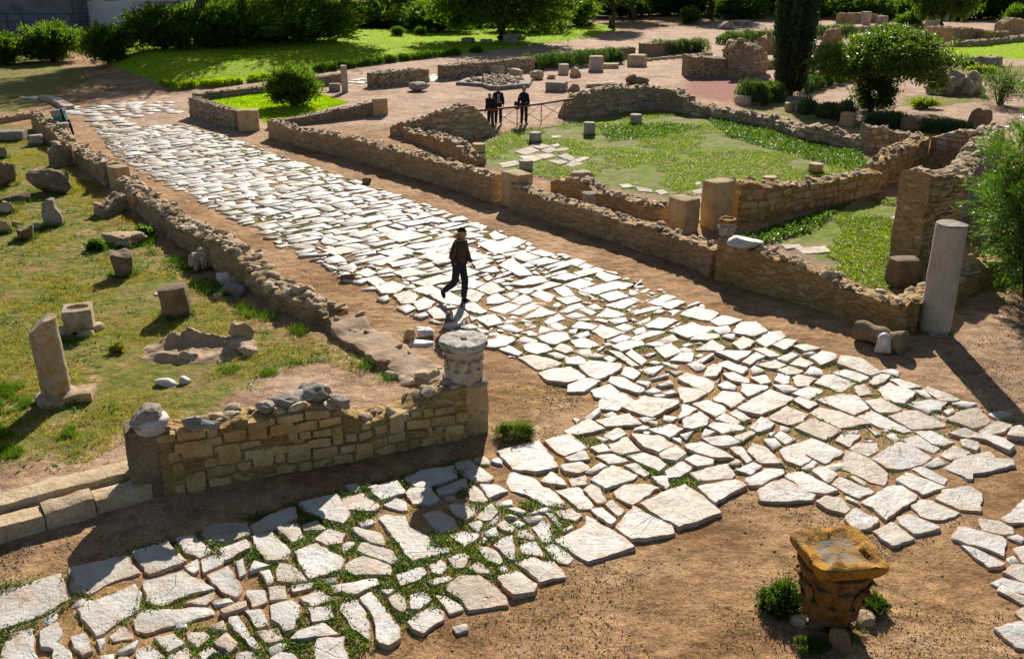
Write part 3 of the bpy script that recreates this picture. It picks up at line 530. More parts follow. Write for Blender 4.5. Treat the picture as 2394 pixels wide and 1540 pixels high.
ax = G(2000, 840)[:2] - G(400, 330)[:2]; ax /= np.hypot(*ax); nx = np.array([-ax[1], ax[0]]); org = G(330, 300)[:2]
def fillcourses(poly, cw, ln, thr, shrink):
    rel = poly - org; u = (rel @ ax).min(); u1 = (rel @ ax).max(); v0 = (rel @ nx).min(); v1 = (rel @ nx).max()
    while u < u1:
        wd = cw * (.6 + .9 * R.random()); v = v0 + R.random() * .4; sk = (R.random() - .5) * .3
        while v < v1:
            L = ln * (.45 + 1.1 * R.random()); g = .012 + .022 * R.random()
            sp = [(u + g, v + g), (u + wd - g, v + g), (u + wd - g, v + L - g), (u + g, v + L - g)]
            if R.random() < .3 and wd > .4: k = .4 + .2 * R.random(); parts = [[(u + g, v + g), (u + wd * k - g, v + g), (u + wd * k - g, v + L - g), (u + g, v + L - g)], [(u + wd * k + g, v + g), (u + wd - g, v + g), (u + wd - g, v + L - g), (u + wd * k + g, v + L - g)]]
            else: parts = [sp]
            for q in parts:
                q = np.array(q) + R.normal(size=(4, 2)) * .055
                if R.random() < .35: q = np.insert(q, 1, (q[0] + q[1]) / 2 + R.normal(size=2) * .05, 0)
                P = np.array([org + a * ax + (b + sk * (a - u)) * nx for a, b in q]); c = P.mean(0)
                if sdist(P[:, 0], P[:, 1], poly).min() < -.18 or R.random() < .03: continue
                rs = raster(P)
                if frac(rs) > thr: continue
                slabs.append((c + (P - c) * shrink, .012 + .024 * R.random(), None)); mark(rs, len(slabs))
            v += L
        u += wd
nt_ = len(slabs)
for k_ in range(nt_): grow(k_, 9 if slabs[k_][2][0] > 1180 or slabs[k_][2][1] < 1000 else 3)
fillcourses(street_poly, .46, .66, .12, 1.0)
fillcourses(street_poly, .26, .36, .1, .98); fillcourses(street_poly, .17, .24, .08, .98)
def fillrandom(poly, n, r0, r1, thr):
    lo = poly.min(0); hi = poly.max(0)
    for _ in range(n):
        c = lo + (hi - lo) * R.random(2)
        if sdist(c[:1], c[1:], poly)[0] < .05: continue
        k = R.integers(4, 7); a = np.sort(R.random(k) * .5 + np.arange(k)) * 2 * pi / k; r = r0 + (r1 - r0) * R.random() ** 2; P = c + np.c_[np.cos(a), np.sin(a)] * (r * (.75 + .5 * R.random(k)))[:, None]
        rs = raster(P)
        if frac(rs) > thr: continue
        slabs.append((P, .004 + .022 * R.random(), None)); mark(raster(c + (P - c) * 1.05), len(slabs))
fillrandom(side_poly, 1500, .09, .2, .02); fillrandom(street_poly, 9000, .07, .17, .02)
for k_ in range(nt_, len(slabs)): grow(k_, 5) if np.hypot(*slabs[k_][0].mean(0)) < 36 else None
OCC = OCC > 0
# far scraps of paving beyond the end of the street
for poly, n in ((GP([(150,252),(350,238),(400,250),(345,264),(170,272)]), 55), (GP([(190,268),(330,268),(300,294),(215,294)]), 18), (GP([(270,244),(410,238),(440,262),(340,268)]), 28), (GP([(60,566*.4),(90,230),(95,245),(60,240)]), 1), (GP([(815,186),(880,184),(880,194),(815,194)]), 22), (GP([(1003,172),(1045,170),(1045,190),(1008,192)]), 12)):
    lo = poly.min(0); hi = poly.max(0)
    for _ in range(n * 6):
        c = lo + (hi - lo) * R.random(2)
        if n <= 0 or sdist(c[:1], c[1:], poly)[0] < 0: continue
        k = 5; a = (np.arange(k) + .5 * R.random(k)) * 2 * pi / k; r = .22 + .35 * R.random(); P = c + np.c_[np.cos(a), np.sin(a)] * r
        if all(np.hypot(*(c - s[0].mean(0))) > r + .3 for s in slabs[-40:]): slabs.append((P, .03, None)); n -= 1
def slab_px(s): return area(s[0]) / (s[0].mean(0) @ s[0].mean(0) + 50) ** 1.5
inview = lambda s: (lambda q: -20 < q[0] < 2414 and q[1] < 1560)(pj((*s[0].mean(0), s[1])))
order = sorted(range(len(slabs)), key=lambda i: -slab_px(slabs[i]) if inview(slabs[i]) else 0)
LAND = [('the bone-shaped slab', 960, 1255), ('the lichened orange capital', 1960, 1400), ('the round grass tussock', 1205, 1008), ('the walking man', 1080, 712), ('the capital on its pedestal', 1085, 900), ('the tall grey column', 2185, 785),
        ('the lower left photo corner', 0, 1540), ('the tip of the tall column\'s shadow', 2370, 985), ('the fallen column drum', 2055, 790), ('the dark corner block of the near wall', 350, 1160), ('the lower right photo corner', 2394, 1400), ('the near end of the side street', 760, 1500), ('the stub of grey rock among the side street slabs', 1030, 1215)]
ORD = ['nearest', 'second', 'third', 'fourth', 'fifth', 'sixth', 'seventh', 'eighth', 'ninth', 'tenth', 'eleventh', 'twelfth', 'thirteenth', 'fourteenth', 'fifteenth', 'sixteenth', 'seventeenth', 'eighteenth', 'nineteenth', 'twentieth']
DIRN = ['right of', 'above and right of', 'above', 'above and left of', 'left of', 'below and left of', 'below', 'below and right of']
cnt = {}; cand = []
for i in order[:300]:
    P, h, D = slabs[i]; q = np.array(pj((*P.mean(0), h))); d = [np.hypot(q[0] - a, q[1] - b) for _, a, b in LAND]; k = int(np.argmin(d)); dv = q - np.array(LAND[k][1:]); cand.append((d[k], i, k, int(round(atan2(-dv[1], dv[0]) / (pi / 4))) % 8))
for dist, i, k, dr in sorted(cand):
    P, h, D = slabs[i]; bone = len(P) == 16 and D is not None and abs(D[0] - 960) < 50
    V, F = slab_geo(P, h); c3 = np.array([*P.mean(0), 0])
    o = MB().add(V, F).build('stone_slab', MT['slab'], loc=c3, smooth=True, sharp=30); edge_attr(o, len(V), nring(P))
    sz = np.ptp(P @ ax), np.ptp(P @ nx); asp = max(sz) / max(min(sz), .01); A = area(P)
    shp = ('large ' if A > .45 else 'small ' if A < .13 else '') + ('long narrow' if asp > 1.9 else 'squarish' if A / max(sz[0] * sz[1], .01) > .72 else 'irregular')
    rk = cnt.get((k, dr), 0); cnt[(k, dr)] = rk + 1; nm = ORD[rk] if rk < 20 else 'farther'
    lab = 'bone-shaped smooth white slab lying in sand in the side street' if bone else '%s white paving slab, %s one %s %s' % (shp, nm, DIRN[dr], LAND[k][0])
    tag(o, lab, 'paving slab', 'white limestone paving slabs of the street')
rest = MB()
for i in order[300:]:
    P, h, D = slabs[i]; V, F = slab_geo(P, h, True, .02); rest.add(V, F)
tag(rest.build('paving_stones', MT['slab'], smooth=True, sharp=38), 'many smaller and farther white paving stones of the street', 'paving', kind='stuff')
print('slabs', len(slabs))
# ---------------------------------------------------------------- ruined walls
def wall(name, label, pts, thick, mat, cat='ruined wall', group=None, away=True, top=.05, stones=1.0, ssz=.14, facing=None, step=None, parent=None, rough=.03, loosemat='loose', face=True):
    """pts: (px, py of the visible foot, py of the visible top edge) or (.., height m as 4th)"""
    B = np.array([G(p[0], p[1])[:2] for p in pts]); H = np.array([p[3] if len(p) > 3 else HT(p[0], p[1], p[2]) for p in pts])
    d = np.hypot(*np.diff(B, axis=0).T); S = np.concatenate([[0], np.cumsum(d)]); L = S[-1]
    st = step or max(.07, min(.22, .0045 * np.hypot(*B.mean(0)))); n = max(4, int(L / st)); s = np.linspace(0, L, n + 1)
    X = np.c_[np.interp(s, S, B[:, 0]), np.interp(s, S, B[:, 1])]; h = np.interp(s, S, H)
    T = np.gradient(X, axis=0)
    for _ in range(3): T[1:-1] = (T[:-2] + T[1:-1] + T[2:]) / 3
    T /= np.hypot(T[:, 0], T[:, 1])[:, None]; Nn = np.c_[-T[:, 1], T[:, 0]]
    if np.einsum('ij,ij->i', Nn, X).mean() < 0: Nn = -Nn          # points away from the viewer side
    if not away: Nn = -Nn
    sd = int(abs(B[0, 0] * 13 + B[0, 1] * 7)) % 90 + 1
    h = h + fbm(np.c_[s, np.full(n + 1, sd), np.zeros(n + 1)], 2.2, sd, 3) * top
    nz = max(3, int(h.max() / st)); nth = max(3, int(thick / st)); rows = []
    fz = np.linspace(0, 1, nz + 1)
    for f in fz: rows.append(np.c_[X - Nn * (.03 * (1 - f)), h * f - .08 * (1 - f)])
    for k in range(1, nth): rows.append(np.c_[X + Nn * thick * k / nth, h + top * .5])
    for f in fz[::-1]: rows.append(np.c_[X + Nn * (thick + .03 * (1 - f)), h * f - .08 * (1 - f)])
    V = np.stack(rows); m = len(rows); V = V.reshape(-1, 3)
    dn = fbm(V + sd, 2.6, sd, 3) * rough + fbm(V + sd, 8, sd + 5, 2) * rough * .5
    fl = np.repeat(np.concatenate([np.full(nz + 1, -1.), np.zeros(nth - 1), np.full(nz + 1, 1.)]), n + 1)
    V[:, :2] += (np.tile(Nn, (m, 1)) * (fl * dn)[:, None]); istop = np.repeat(np.concatenate([fz ** 6, np.ones(nth - 1), fz[::-1] ** 6]), n + 1)
    V[:, 2] += istop * (fbm(V + 31, 3.5, sd, 3) * top * .8)
    i = np.arange(m - 1)[:, None] * (n + 1); j = np.arange(n)[None, :]
    F = np.stack([i + j, i + j + 1, i + n + 2 + j, i + n + 1 + j], -1).reshape(-1, 4)
    e0 = (np.arange(m) * (n + 1))[None, :]; e1 = (np.arange(m) * (n + 1) + n)[::-1][None, :]
    base = np.array([*(X.mean(0) + Nn.mean(0) * thick / 2), 0])
    mb = MB()
    def cap(i0):
        q = V.reshape(m, n + 1, 3)[:, i0]; k = nz + 1; quads = []
        Vn = []; 
        for a in range(m): Vn.append(q[a])
        Vn = np.array(Vn); Fc = []
        for a in range(nz):
            Fc.append([a, a + 1, m - 2 - a, m - 1 - a])
        return Vn, Fc, list(range(nz, m - nz))
    mb.add(V, F[:, ::-1] if (np.cross(np.r_[T[0], 0], np.r_[Nn[0], 0])[2] > 0) else F)
    for i0 in (0, n):
        Vc, Fc, tp = cap(i0); mb.add(Vc, Fc + ([tp] if len(tp) > 2 else []))
    # rubble bedded on the broken top
    k = int(L * thick / (ssz * ssz) * .85 * stones)
    for a in range(k):
        q = R.random() * L; hh = np.interp(q, s, h); x = np.array([np.interp(q, s, X[:, 0]), np.interp(q, s, X[:, 1])]); nn = np.array([np.interp(q, s, Nn[:, 0]), np.interp(q, s, Nn[:, 1])])
        sz = ssz * (.4 + .95 * R.random() ** 1.6); p = x + nn * thick * (.06 + .88 * R.random())
        Vr, Fr = rock((p[0], p[1], hh + sz * (.02 + .12 * R.random()) + top * .35), (sz * 1.35, sz, sz * .55), (R.random() * .6, R.random() * .6, R.random() * 6), int(R.integers(999)), 1 if st > .09 else 2, .22, .35); mb.add(Vr, Fr, 1)
    if facing:                                       # individual facing stones proud of the mortar
        ch, wmin, wmax, fm = facing; z = -.02
        while z < h.max():
            c_h = ch * (.75 + .5 * R.random()); q = -R.random() * wmin
            while q < L:
                wd = wmin + (wmax - wmin) * R.random(); qm = min(max(q + wd / 2, 0), L); hh = np.interp(qm, s, h)
                big_ = fm == 'coarse' and R.random() < .16
                if z + c_h * (1.6 if big_ else .75) < hh and q > -.05 and q + wd < L + .08 and R.random() > (.05 if fm == 'coarse' else .45 if fm == 'loose' and ch > .14 else .2):
                    x = np.array([np.interp(qm, s, X[:, 0]), np.interp(qm, s, X[:, 1])]); nn = np.array([np.interp(qm, s, Nn[:, 0]), np.interp(qm, s, Nn[:, 1])])
                    p = x + nn * ((.034 if big_ else .052) + .014 * R.normal()); an = atan2(nn[0], -nn[1]) + pi
                    an = atan2(-nn[0], nn[1])
                    Vb, Fb = block((p[0], p[1], z + c_h * (1 if big_ else .5) + R.normal() * .012), (wd - .022, .21, c_h * (1.85 if big_ else .78 + .3 * R.random()) - .01), (0, R.normal() * .03, an), int(R.integers(999)), 4 if st < .07 else 3 if st < .1 else 2, .14, .02); mb.add(Vb, Fb, 2)
                q += wd
            z += c_h
    o = mb.build(name, [MT[mat], MT[loosemat], MT[facing[3]] if facing else MT[mat]], loc=None if parent else base, smooth=True, sharp=50, parent=parent)
    if not parent: tag(o, label, cat, group)
    o['_h'] = float(h.mean()); del o['_h']
    return o
def part_block(parent, name, px, by, ty, wpx, depth, mat, ang=None, seed=1, r=.06, z0=0, dz=0, label=None, back=True, n=6):
    b = G(px, by, z0); hgt = HT(px, by, ty, z0) + dz; wd = wpx * np.hypot(b[1], CAM_H) / FPX; a = ang or 0.0
    c = np.array([b[0], b[1], z0 + hgt / 2 - .04]) + np.array([-sin(a), cos(a), 0]) * depth / 2 * (1 if back else 0)
    V, F = block(c, (wd, depth, hgt + .08), (0, 0, a), seed, n, r, .018)
    o = MB().add(V, F).build(name, MT[mat], parent=parent, loc=None if parent else (c[0], c[1], z0), sharp=45)
    if label: tag(o, label)
    return o
def ang(p, q): a = G(*p); b = G(*q); return atan2(b[1] - a[1], b[0] - a[0])

# near wall beside the side street, with dressed blocks at its ends
WF = wall('rubble_wall', 'ochre rubble wall with rough stones on its top, nearest the camera', [(385,1156,1015),(420,1149,1020),(520,1129,998),(611,1112,985),(700,1096,962),(760,1086,958),(798,1079,960),(835,1073,988),(901,1058,978),(948,1046,960),(1012,1035,933),(1092,1023,908)], .48, 'rubyel', facing=(.15, .16, .44, 'coarse'), ssz=.17, top=.05, step=.055, stones=.8)
a = ang((350,1160),(1145,1015))
part_block(WF, 'corner_block', 366, 1160, 1008, 98, .5, 'dark', a, 3, label='dark dressed block forming the left corner')
part_block(WF, 'end_pillar', 1116, 1014, 898, 58, .52, 'ashlar', a, 4, label='smooth pale dressed pillar under the capital')
for i, (px, py, w_, h_, m) in enumerate([(665,950,75,30,'grey'),(725,935,90,38,'grey'),(617,962,38,22,'grey'),(790,945,40,24,'grey'),(440,1002,30,26,'grey'),(478,1003,28,18,'grey')]):
    z = 1.0 if px < 640 else .98; g = G(px, py, z); k = np.hypot(g[1], CAM_H) / FPX
    o = MB().add(*rock((g[0], g[1] + .12, z + .02), (w_ * k, .4, h_ * k * 1.25), (.1, .1, .3 * i), 60 + i, 4, .3, .45)).build('coping_stone', MT[m], parent=WF)
# stepped kerb running on to the left
def kerb(name, label, pts, wd, h, mat, cat='kerb', off=0.0, z0=0, group=None, away=True):
    return wall(name, label, [(*p, 0, h) for p in pts], wd, mat, cat, group, away, top=.012, stones=0, rough=.022, step=.08)
K1 = kerb('stone_kerb', 'two-step pale stone kerb running left from the dark corner block', [(-120,1306),(0,1268),(60,1250),(108,1236)], .3, .22, 'kerbstone')
for q_, h_ in (([(111,1236),(160,1222),(226,1203)], .25), ([(229,1201),(290,1184),(358,1163)], .22)): wall('kerb_block', None, [(*p, 0, h_) for p in q_], .3, 'kerbstone', top=.03, stones=0, rough=.03, step=.06, parent=K1)
b0, b1 = G(-120,1232)[:2], G(330,1110)[:2]
K1b = wall('upper_step', None, [(-120,1264,0,.31),(0,1228,0,.30),(150,1186,0,.31),(340,1136,0,.28)], .36, 'kerbstone', top=.012, stones=0, rough=.022, step=.08, parent=K1)
# long wall on the right of the street
WR = wall('long_rubble_wall', 'long plastered rubble wall along the right side of the paved street', [(629,322,280),(690,341,305),(745,353,312),(798,366,320),(932,404,355),(1000,424,372),(1065,444,389),(1120,464,402),(1150,474,414)], .5, 'rub', top=.06, ssz=.16, stones=.9)
wall('long_rubble_wall', 'right-hand street wall stretch between the square mossy pier and the orange topped capital', [(1195,490,430),(1272,514,462),(1366,543,494),(1416,556,506),(1500,585,530),(1596,616,561),(1660,645,582)], .5, 'rub', top=.06, ssz=.16, stones=.9)
wall('long_rubble_wall', 'high worn end of the right street wall nearest the fallen column', [(1672,650,560),(1706,660,580),(1763,677,594),(1800,687,610),(1880,710,636),(1983,746,682),(2050,770,706),(2108,784,724)], .5, 'rubyel', top=.06, ssz=.17, stones=.9, step=.09)
o = part_block(None, 'square_pier', 1190, 485, 404, 66, .62, 'ashlar', ang((1065,444),(1272,514)), 8, r=.1); tag(o, 'square mossy topped pier built into the right street wall', 'pier')
wall('rubble_wall', 'low rubble return wall behind the tall grey column', [(2112,786,724),(2190,745,690),(2310,660,622),(2420,600,570)], .5, 'rubyel', away=False, ssz=.2, stones=1.1, step=.1) if False else wall('rubble_wall', 'low rubble return wall behind the tall grey column', [(2130,778,712),(2190,740,690),(2310,662,626),(2420,604,572)], .55, 'rubyel', ssz=.2, stones=1.1, step=.1)
# walls on the left of the street
WL3 = wall('broken_rubble_wall', 'crumbling rubble wall along the left of the street, thick with loose stones', [(277,455,424),(340,512,478),(414,568,530),(454,593,548),(500,630,566),(540,655,592),(581,681,636),(635,718,682),(701,745,710),(765,764,742)], .62, 'rub', ssz=.2, stones=1.7, top=.08, step=.09, rough=.05)
wall('flat_kerb_wall', 'low flat topped wall strip left of the street before the near capital', [(762,768,0,.2),(790,798,0,.12),(850,832,0,.11),(905,868,0,.11),(940,886,0,.10),(990,902,0,.08),(1030,905,0,.08)], .8, 'pitrock', 'low wall', top=.035, stones=.1, step=.08, rough=.05)
WL2 = wall('broken_rubble_wall', 'mid rubble wall left of the street ending in an orange-brown dressed block', [(150,362,338),(175,382,354),(205,404,370),(249,438,389)], .62, 'rubgrey', ssz=.2, stones=1.4, top=.07)
part_block(WL2, 'end_block', 266, 443, 390, 40, .5, 'ashlar', ang((175,382),(249,438)) + .25, 6, label='orange-brown dressed end block')
wall('broken_rubble_wall', 'far rubble wall left of the street beside the green bin', [(76,300,264),(100,320,285),(125,340,306),(143,353,330)], .62, 'rub', ssz=.2, stones=1.2, top=.06)
wall('low_wall', 'thin low wall crossing the grass left of the bin', [(-150,300,280),(-60,296,281),(0,290,277),(73,277,266)], .35, 'rubgrey', 'low wall', top=.02, stones=.2)
kerb('plank_like_kerb', 'narrow pale kerb running back from the green bin', [(150,258),(118,238),(94,233)], .5, .2, 'concrete')
wall('rubble_stub', 'collapsed rubble stub jutting left from the middle street wall', [(117,392,352),(150,390,346),(172,384,342)], .5, 'rubgrey', 'wall stub', ssz=.28, stones=1.5, top=.1)
wall('rubble_stub', 'low rubble stub jutting into the grass from the crumbling street wall', [(240,508,494),(270,502,472),(300,492,452)], .5, 'rubgrey', 'wall stub', ssz=.26, stones=1.5, top=.08)
# the court beyond the right wall
wall('court_wall', 'stepped rubble wall end beside the iron railing', [(912,316,297),(955,320,284),(992,323,280),(998,323,272),(1055,328,258),(1105,324,250),(1120,322,258),(1138,319,280),(1158,317,306)], .55, 'rubgrey', facing=(.16, .16, .45, 'loose'), ssz=.2)
wall('court_wall', 'low tumbled rubble wall inside the court beside the long street wall', [(945,325,307),(985,338,314),(1020,352,324),(1065,374,340),(1085,384,364),(1114,388,376)], .6, 'rub', ssz=.24, stones=1.4, top=.07)
wall('court_wall', 'tall curved rubble wall on the right end of the iron railing', [(1325,277,268),(1345,274,228),(1375,272,218),(1423,267,206),(1503,257,205),(1563,258,211),(1600,267,228)], .6, 'rubgrey', facing=(.17, .16, .5, 'loose'), ssz=.22, top=.08)
wall('court_wall', 'long uneven rubble wall closing the back of the court', [(1596,268,232),(1643,273,254),(1700,284,262),(1766,297,272),(1800,304,280),(1858,326,304),(1880,330,300),(1940,340,306),(2016,355,328)], .6, 'rubgrey', facing=(.18, .18, .6, 'loose'), ssz=.22, top=.1)
wall('court_wall', 'higher rubble wall step left of the cross wall top', [(2017,356,294),(2060,356,303),(2120,352,316),(2170,345,322)], .6, 'rubgrey', facing=(.18, .18, .5, 'loose'), ssz=.22)
WC = wall('cross_wall', 'thick ochre cross wall dividing the court from the near room', [(1722,520,428),(1796,512,434),(1850,498,440),(1890,488,432),(1960,474,420),(2013,462,409),(2056,450,406)], .55, 'rubyel', ssz=.2, top=.07, facing=(.2, .2, .55, 'ashlar'), step=.1)
part_block(WC, 'end_block', 1690, 534, 424, 60, .6, 'ashlar', ang((1725,520),(2013,462)), 12, r=.1, label='squared sandstone end block')
wall('cross_wall', 'upper ochre part of the cross wall climbing to the far corner', [(2058,440,392),(2090,425,356),(2130,408,340),(2165,394,322)], .6, 'rubyel', ssz=.22, top=.06, facing=(.18, .2, .5, 'ashlar'))
wall('court_wall', 'rubble wall closing the far right corner beside the green bush', [(2166,396,320),(2200,402,312),(2240,410,306),(2290,416,306)], .6, 'rub', facing=(.18, .2, .5, 'loose'), ssz=.22)
wall('rubble_pier', 'tall leaning rubble pier behind the grey column', [(2142,622,412),(2180,612,412),(2225,600,416)], .8, 'rub', 'rubble pier', facing=(.11, .12, .34, 'loose'), ssz=.2, top=.06, step=.08)
wall('rubble_wall', 'grey rubble wall half hidden under the feathery bush', [(2225,560,420),(2262,500,400),(2300,440,330),(2330,400,300)], .7, 'rubgrey', facing=(.16, .14, .34, 'grey'), ssz=.26, stones=1.6, top=.1)
wall('rubble_wall', 'low worn inner wall with a raised lump, behind the right street wall', [(1287,447,426),(1340,461,422),(1355,466,424),(1390,475,447),(1450,492,464),(1500,512,481),(1545,522,488)], .5, 'rub', ssz=.2, stones=1.3, top=.06)
o = part_block(None, 'brown_pier', 1578, 540, 464, 58, .6, 'ashlar', ang((1390,475),(1545,522)), 15, r=.1); tag(o, 'squat brown pier end facing the doorway gap in the court', 'pier')
o = part_block(None, 'stone_lump', 1366, 446, 404, 50, .55, 'loose', .3, 17, r=.2); tag(o, 'crumbling square stone lump on the low inner court wall', 'stone')
# walled lawn with the oleander
wall('planter_wall', 'near wall of the little walled lawn, small coursed stone', [(446,272,228),(510,290,247),(552,302,260)], .42, 'fine', facing=(.09, .1, .2, 'loose'), ssz=.12, top=.02, stones=.5)
o = part_block(None, 'gate_block', 583, 306, 258, 48, .6, 'ashlar', .25, 21, r=.08); tag(o, 'weathered gate block ending the near wall of the walled lawn', 'stone block')
wall('planter_wall', 'back wall of the little walled lawn, running behind the shrub', [(462,238,221),(540,228,212),(618,218,203),(700,208,192),(770,200,178),(800,196,173)], .42, 'fine', ssz=.12, top=.02, stones=.5)
wall('planter_wall', 'right wall of the walled lawn with a square end block', [(640,302,284),(700,292,276),(798,280,256),(872,270,240)], .42, 'fine', ssz=.13, top=.02, stones=.4)
o = part_block(None, 'gate_block', 890, 270, 231, 34, .5, 'ashlar', .2, 23, r=.08); tag(o, 'square grey block ending the right wall of the walled lawn', 'stone block')
o = part_block(None, 'stone_post', 807, 216, 154, 14, .35, 'concrete', .2, 25, r=.06); tag(o, 'tall thin stone gatepost at the back corner of the walled lawn', 'gatepost')
o = part_block(None, 'stone_block', 783, 214, 196, 26, .5, 'grey', .2, 26, r=.1); tag(o, 'small grey block on the grass beside the thin gatepost', 'stone block')
# middle distance walls along the path
FC = (.11, .12, .26, 'loose')
wall('coursed_wall', 'short coursed wall stump between two gaps beyond the oleander', [(876,205,173),(930,200,167),(975,196,163),(1003,191,163)], .8, 'fine', facing=FC, ssz=.14, top=.02, stones=.6)
wall('coursed_wall', 'long coursed wall with a pale left end, behind the rubble platform', [(1042,187,154),(1110,180,148),(1180,173,142),(1249,166,135)], .8, 'fine', facing=FC, ssz=.14, top=.02, stones=.6)
wall('coursed_wall', 'coursed wall running behind the long rosemary hedge', [(1262,158,132),(1350,148,123),(1420,142,117),(1485,134,111)], .7, 'fine', ssz=.14, top=.02, stones=.6)
wall('coursed_wall', 'coursed wall with a broad left end block before the round hedge', [(1510,135,104),(1560,128,100),(1640,120,96)], .7, 'fine', ssz=.14, top=.02, stones=.4)
wall('masonry_platform', 'flat-topped ochre masonry base right of the path', [(1605,181,131),(1650,181,135),(1712,180,140)], 2.0, 'fine', 'ruin', facing=(.13, .15, .3, 'ashlar'), top=.04, stones=.15)
wall('ruined_mass', 'jagged mass of ruined masonry standing on the ochre base', [(1700,181,128),(1722,181,106),(1750,180,103),(1775,177,112),(1790,171,140)], 1.9, 'rubgrey', 'ruin', ssz=.5, stones=1.3, top=.3, rough=.14, facing=(.2, .2, .6, 'loose'))
wall('masonry_platform', 'low ruined ledge between the jagged mass and the cypress', [(1788,161,142),(1830,159,145),(1880,158,146)], 1.6, 'rub', 'ruin', top=.04, stones=.3)
wall('ruined_wall', 'lumpy broken wall peeping left of the cypress', [(1778,125,108),(1792,124,92),(1806,123,84),(1820,122,92),(1834,122,104)], .8, 'rub', 'ruin', ssz=.4, top=.2, rough=.08)
wall('ruined_wall', 'broken wall with a tall ragged spike right of the cypress', [(1900,133,112),(1934,132,106),(1944,131,72),(1952,130,66),(1958,130,74),(1966,130,94),(1978,129,110)], .9, 'rub', 'ruin', ssz=.35, top=.12, rough=.08)
wall('plastered_block', 'smooth pale plastered block right of the cypress foot', [(1898,158,134),(1936,156,134)], 1.4, 'concrete', 'ruin', top=.01, stones=0, rough=.01)
wall('low_wall', 'short low rubble wall running right from the pale plastered block', [(1937,154,140),(1960,152,138),(1990,150,138)], .8, 'rub', 'low wall', top=.06)
wall('low_wall', 'long low pale wall crossing behind the round tree', [(1925,84,72),(2000,76,66),(2100,68,58),(2160,66,56)], .8, 'rubgrey', 'low wall', top=.04)
wall('ruined_wall', 'brown plastered far wall left of the small pedestal', [(1965,56,32),(2020,54,31),(2062,53,35)], .8, 'rub', 'ruin', top=.02, stones=.2)
wall('ruined_wall', 'reddish far wall of the distant ruined rooms', [(2160,92,62),(2200,98,64),(2228,104,70)], .8, 'rub', 'ruin', top=.06)
wall('ruined_wall', 'darker far wall in the middle of the distant ruined rooms', [(2228,106,68),(2262,102,66),(2300,100,72)], .8, 'rub', 'ruin', top=.08)
wall('ruined_wall', 'sunlit stump in front of the distant ruined rooms', [(2298,103,74),(2320,102,76),(2356,98,74)], .8, 'rubyel', 'ruin', top=.06)
wall('ruined_wall', 'tall square stump at the right of the distant ruined rooms', [(2342,90,58),(2360,88,44),(2376,84,46),(2394,80,48)], .9, 'rub', 'ruin', top=.08)
wall('low_wall', 'long low grey wall edging the far right lawn', [(2180,110,106),(2240,110,100),(2300,108,95),(2350,102,90),(2410,96,84)], .9, 'rubgrey', 'low wall', top=.07, stones=.5)
wall('low_wall', 'low grey wall at the near edge of the right lawn', [(2222,148,131),(2270,155,136),(2300,160,138),(2342,154,133)], .9, 'grey', 'low wall', top=.05, stones=.3)
# ---------------------------------------------------------------- stones, columns, capitals
def stone(name, label, px, by, wpx, hpx, mat, cat='stone', shape='rock', seed=1, depth=.8, rot=None, n=3, z0=0.0, box=.55, group=None, tilt=(0, 0), r=.07):
    g = G(px, by, z0); k = np.hypot(g[1], CAM_H - z0) / FPX; wd = wpx * k; h = (HT(px, by, by - hpx, z0) if z0 == 0 else hpx * k * 1.08)
    if h > hpx * k * 1.0 and shape == 'rock': h = max(.35 * h, h - .25 * wd * depth)
    c = np.array([g[0], g[1] + wd * depth * .5, z0 + h / 2 - .03]); rz = (seed * 1.7 % 1 - .5) if rot is None else rot
    if shape == 'rock': V, F = rock(c, (wd * 1.08, wd * depth, h * 1.12 + .06), (*tilt, rz), seed, n, .2, box)
    else: V, F = block(c, (wd, wd * depth, h + .06), (*tilt, rz), seed, 6, r, .02)
    return tag(MB().add(V, F).build(name, MT[mat], loc=(c[0], c[1], z0), sharp=50), label, cat, group)
def rubble_heap(name, label, px, by, wpx, hpx, n, ssz, mat, seed=1, cat='rubble heap', depth=1.0):
    g = G(px, by); k = np.hypot(g[1], CAM_H) / FPX; wd = wpx * k; h = HT(px, by, by - hpx); c = np.array([g[0], g[1] + wd * depth * .4, 0]); mb = MB()
    mb.add(*rock(c + [0, 0, h * .15], (wd * .85, wd * depth * .8, h * 1.1), (0, 0, seed), seed, 3, .25, .3))
    for i in range(n):
        a = R.random() * 2 * pi; q = math.sqrt(R.random()); z = h * (1 - q ** 1.4) * .8; s = ssz * (.5 + R.random())
        mb.add(*rock(c + [cos(a) * q * wd / 2, sin(a) * q * wd * depth / 2, z + s * .2], (s * 1.3, s, s * .8), tuple(R.random(3) * 3), int(R.integers(999)), 2, .22, .4), 1)
    return tag(mb.build(name, [MT[mat], MT['loose']], loc=c, sharp=50), label, cat)
def drum(name, label, px, by, wpx, hpx, mat='column', cat='column stub', group=None, seed=1, taper=.0, z0=0):
    g = G(px, by, z0); k = np.hypot(g[1], CAM_H) / FPX; r = wpx * k / 2; c = np.array([g[0], g[1] + r * .9, z0]); h = max(.12, HT(px, by, by - hpx + 2 * r * .30 / k * 1.0, z0))
    pr = [(r * (1 + taper), -.06), (r * (1 + taper), .03)] + [(r * (1 + taper * (1 - t)), h * t) for t in (.25, .5, .75, .93)] + [(r * .97, h * .985), (r * .9, h), (r * .5, h)]
    V, F = lathe(pr, (0, 0, 0), 28, .02, seed); return tag(MB().add(V + c, F).build(name, MT[mat], loc=c, sharp=40), label, cat, group)
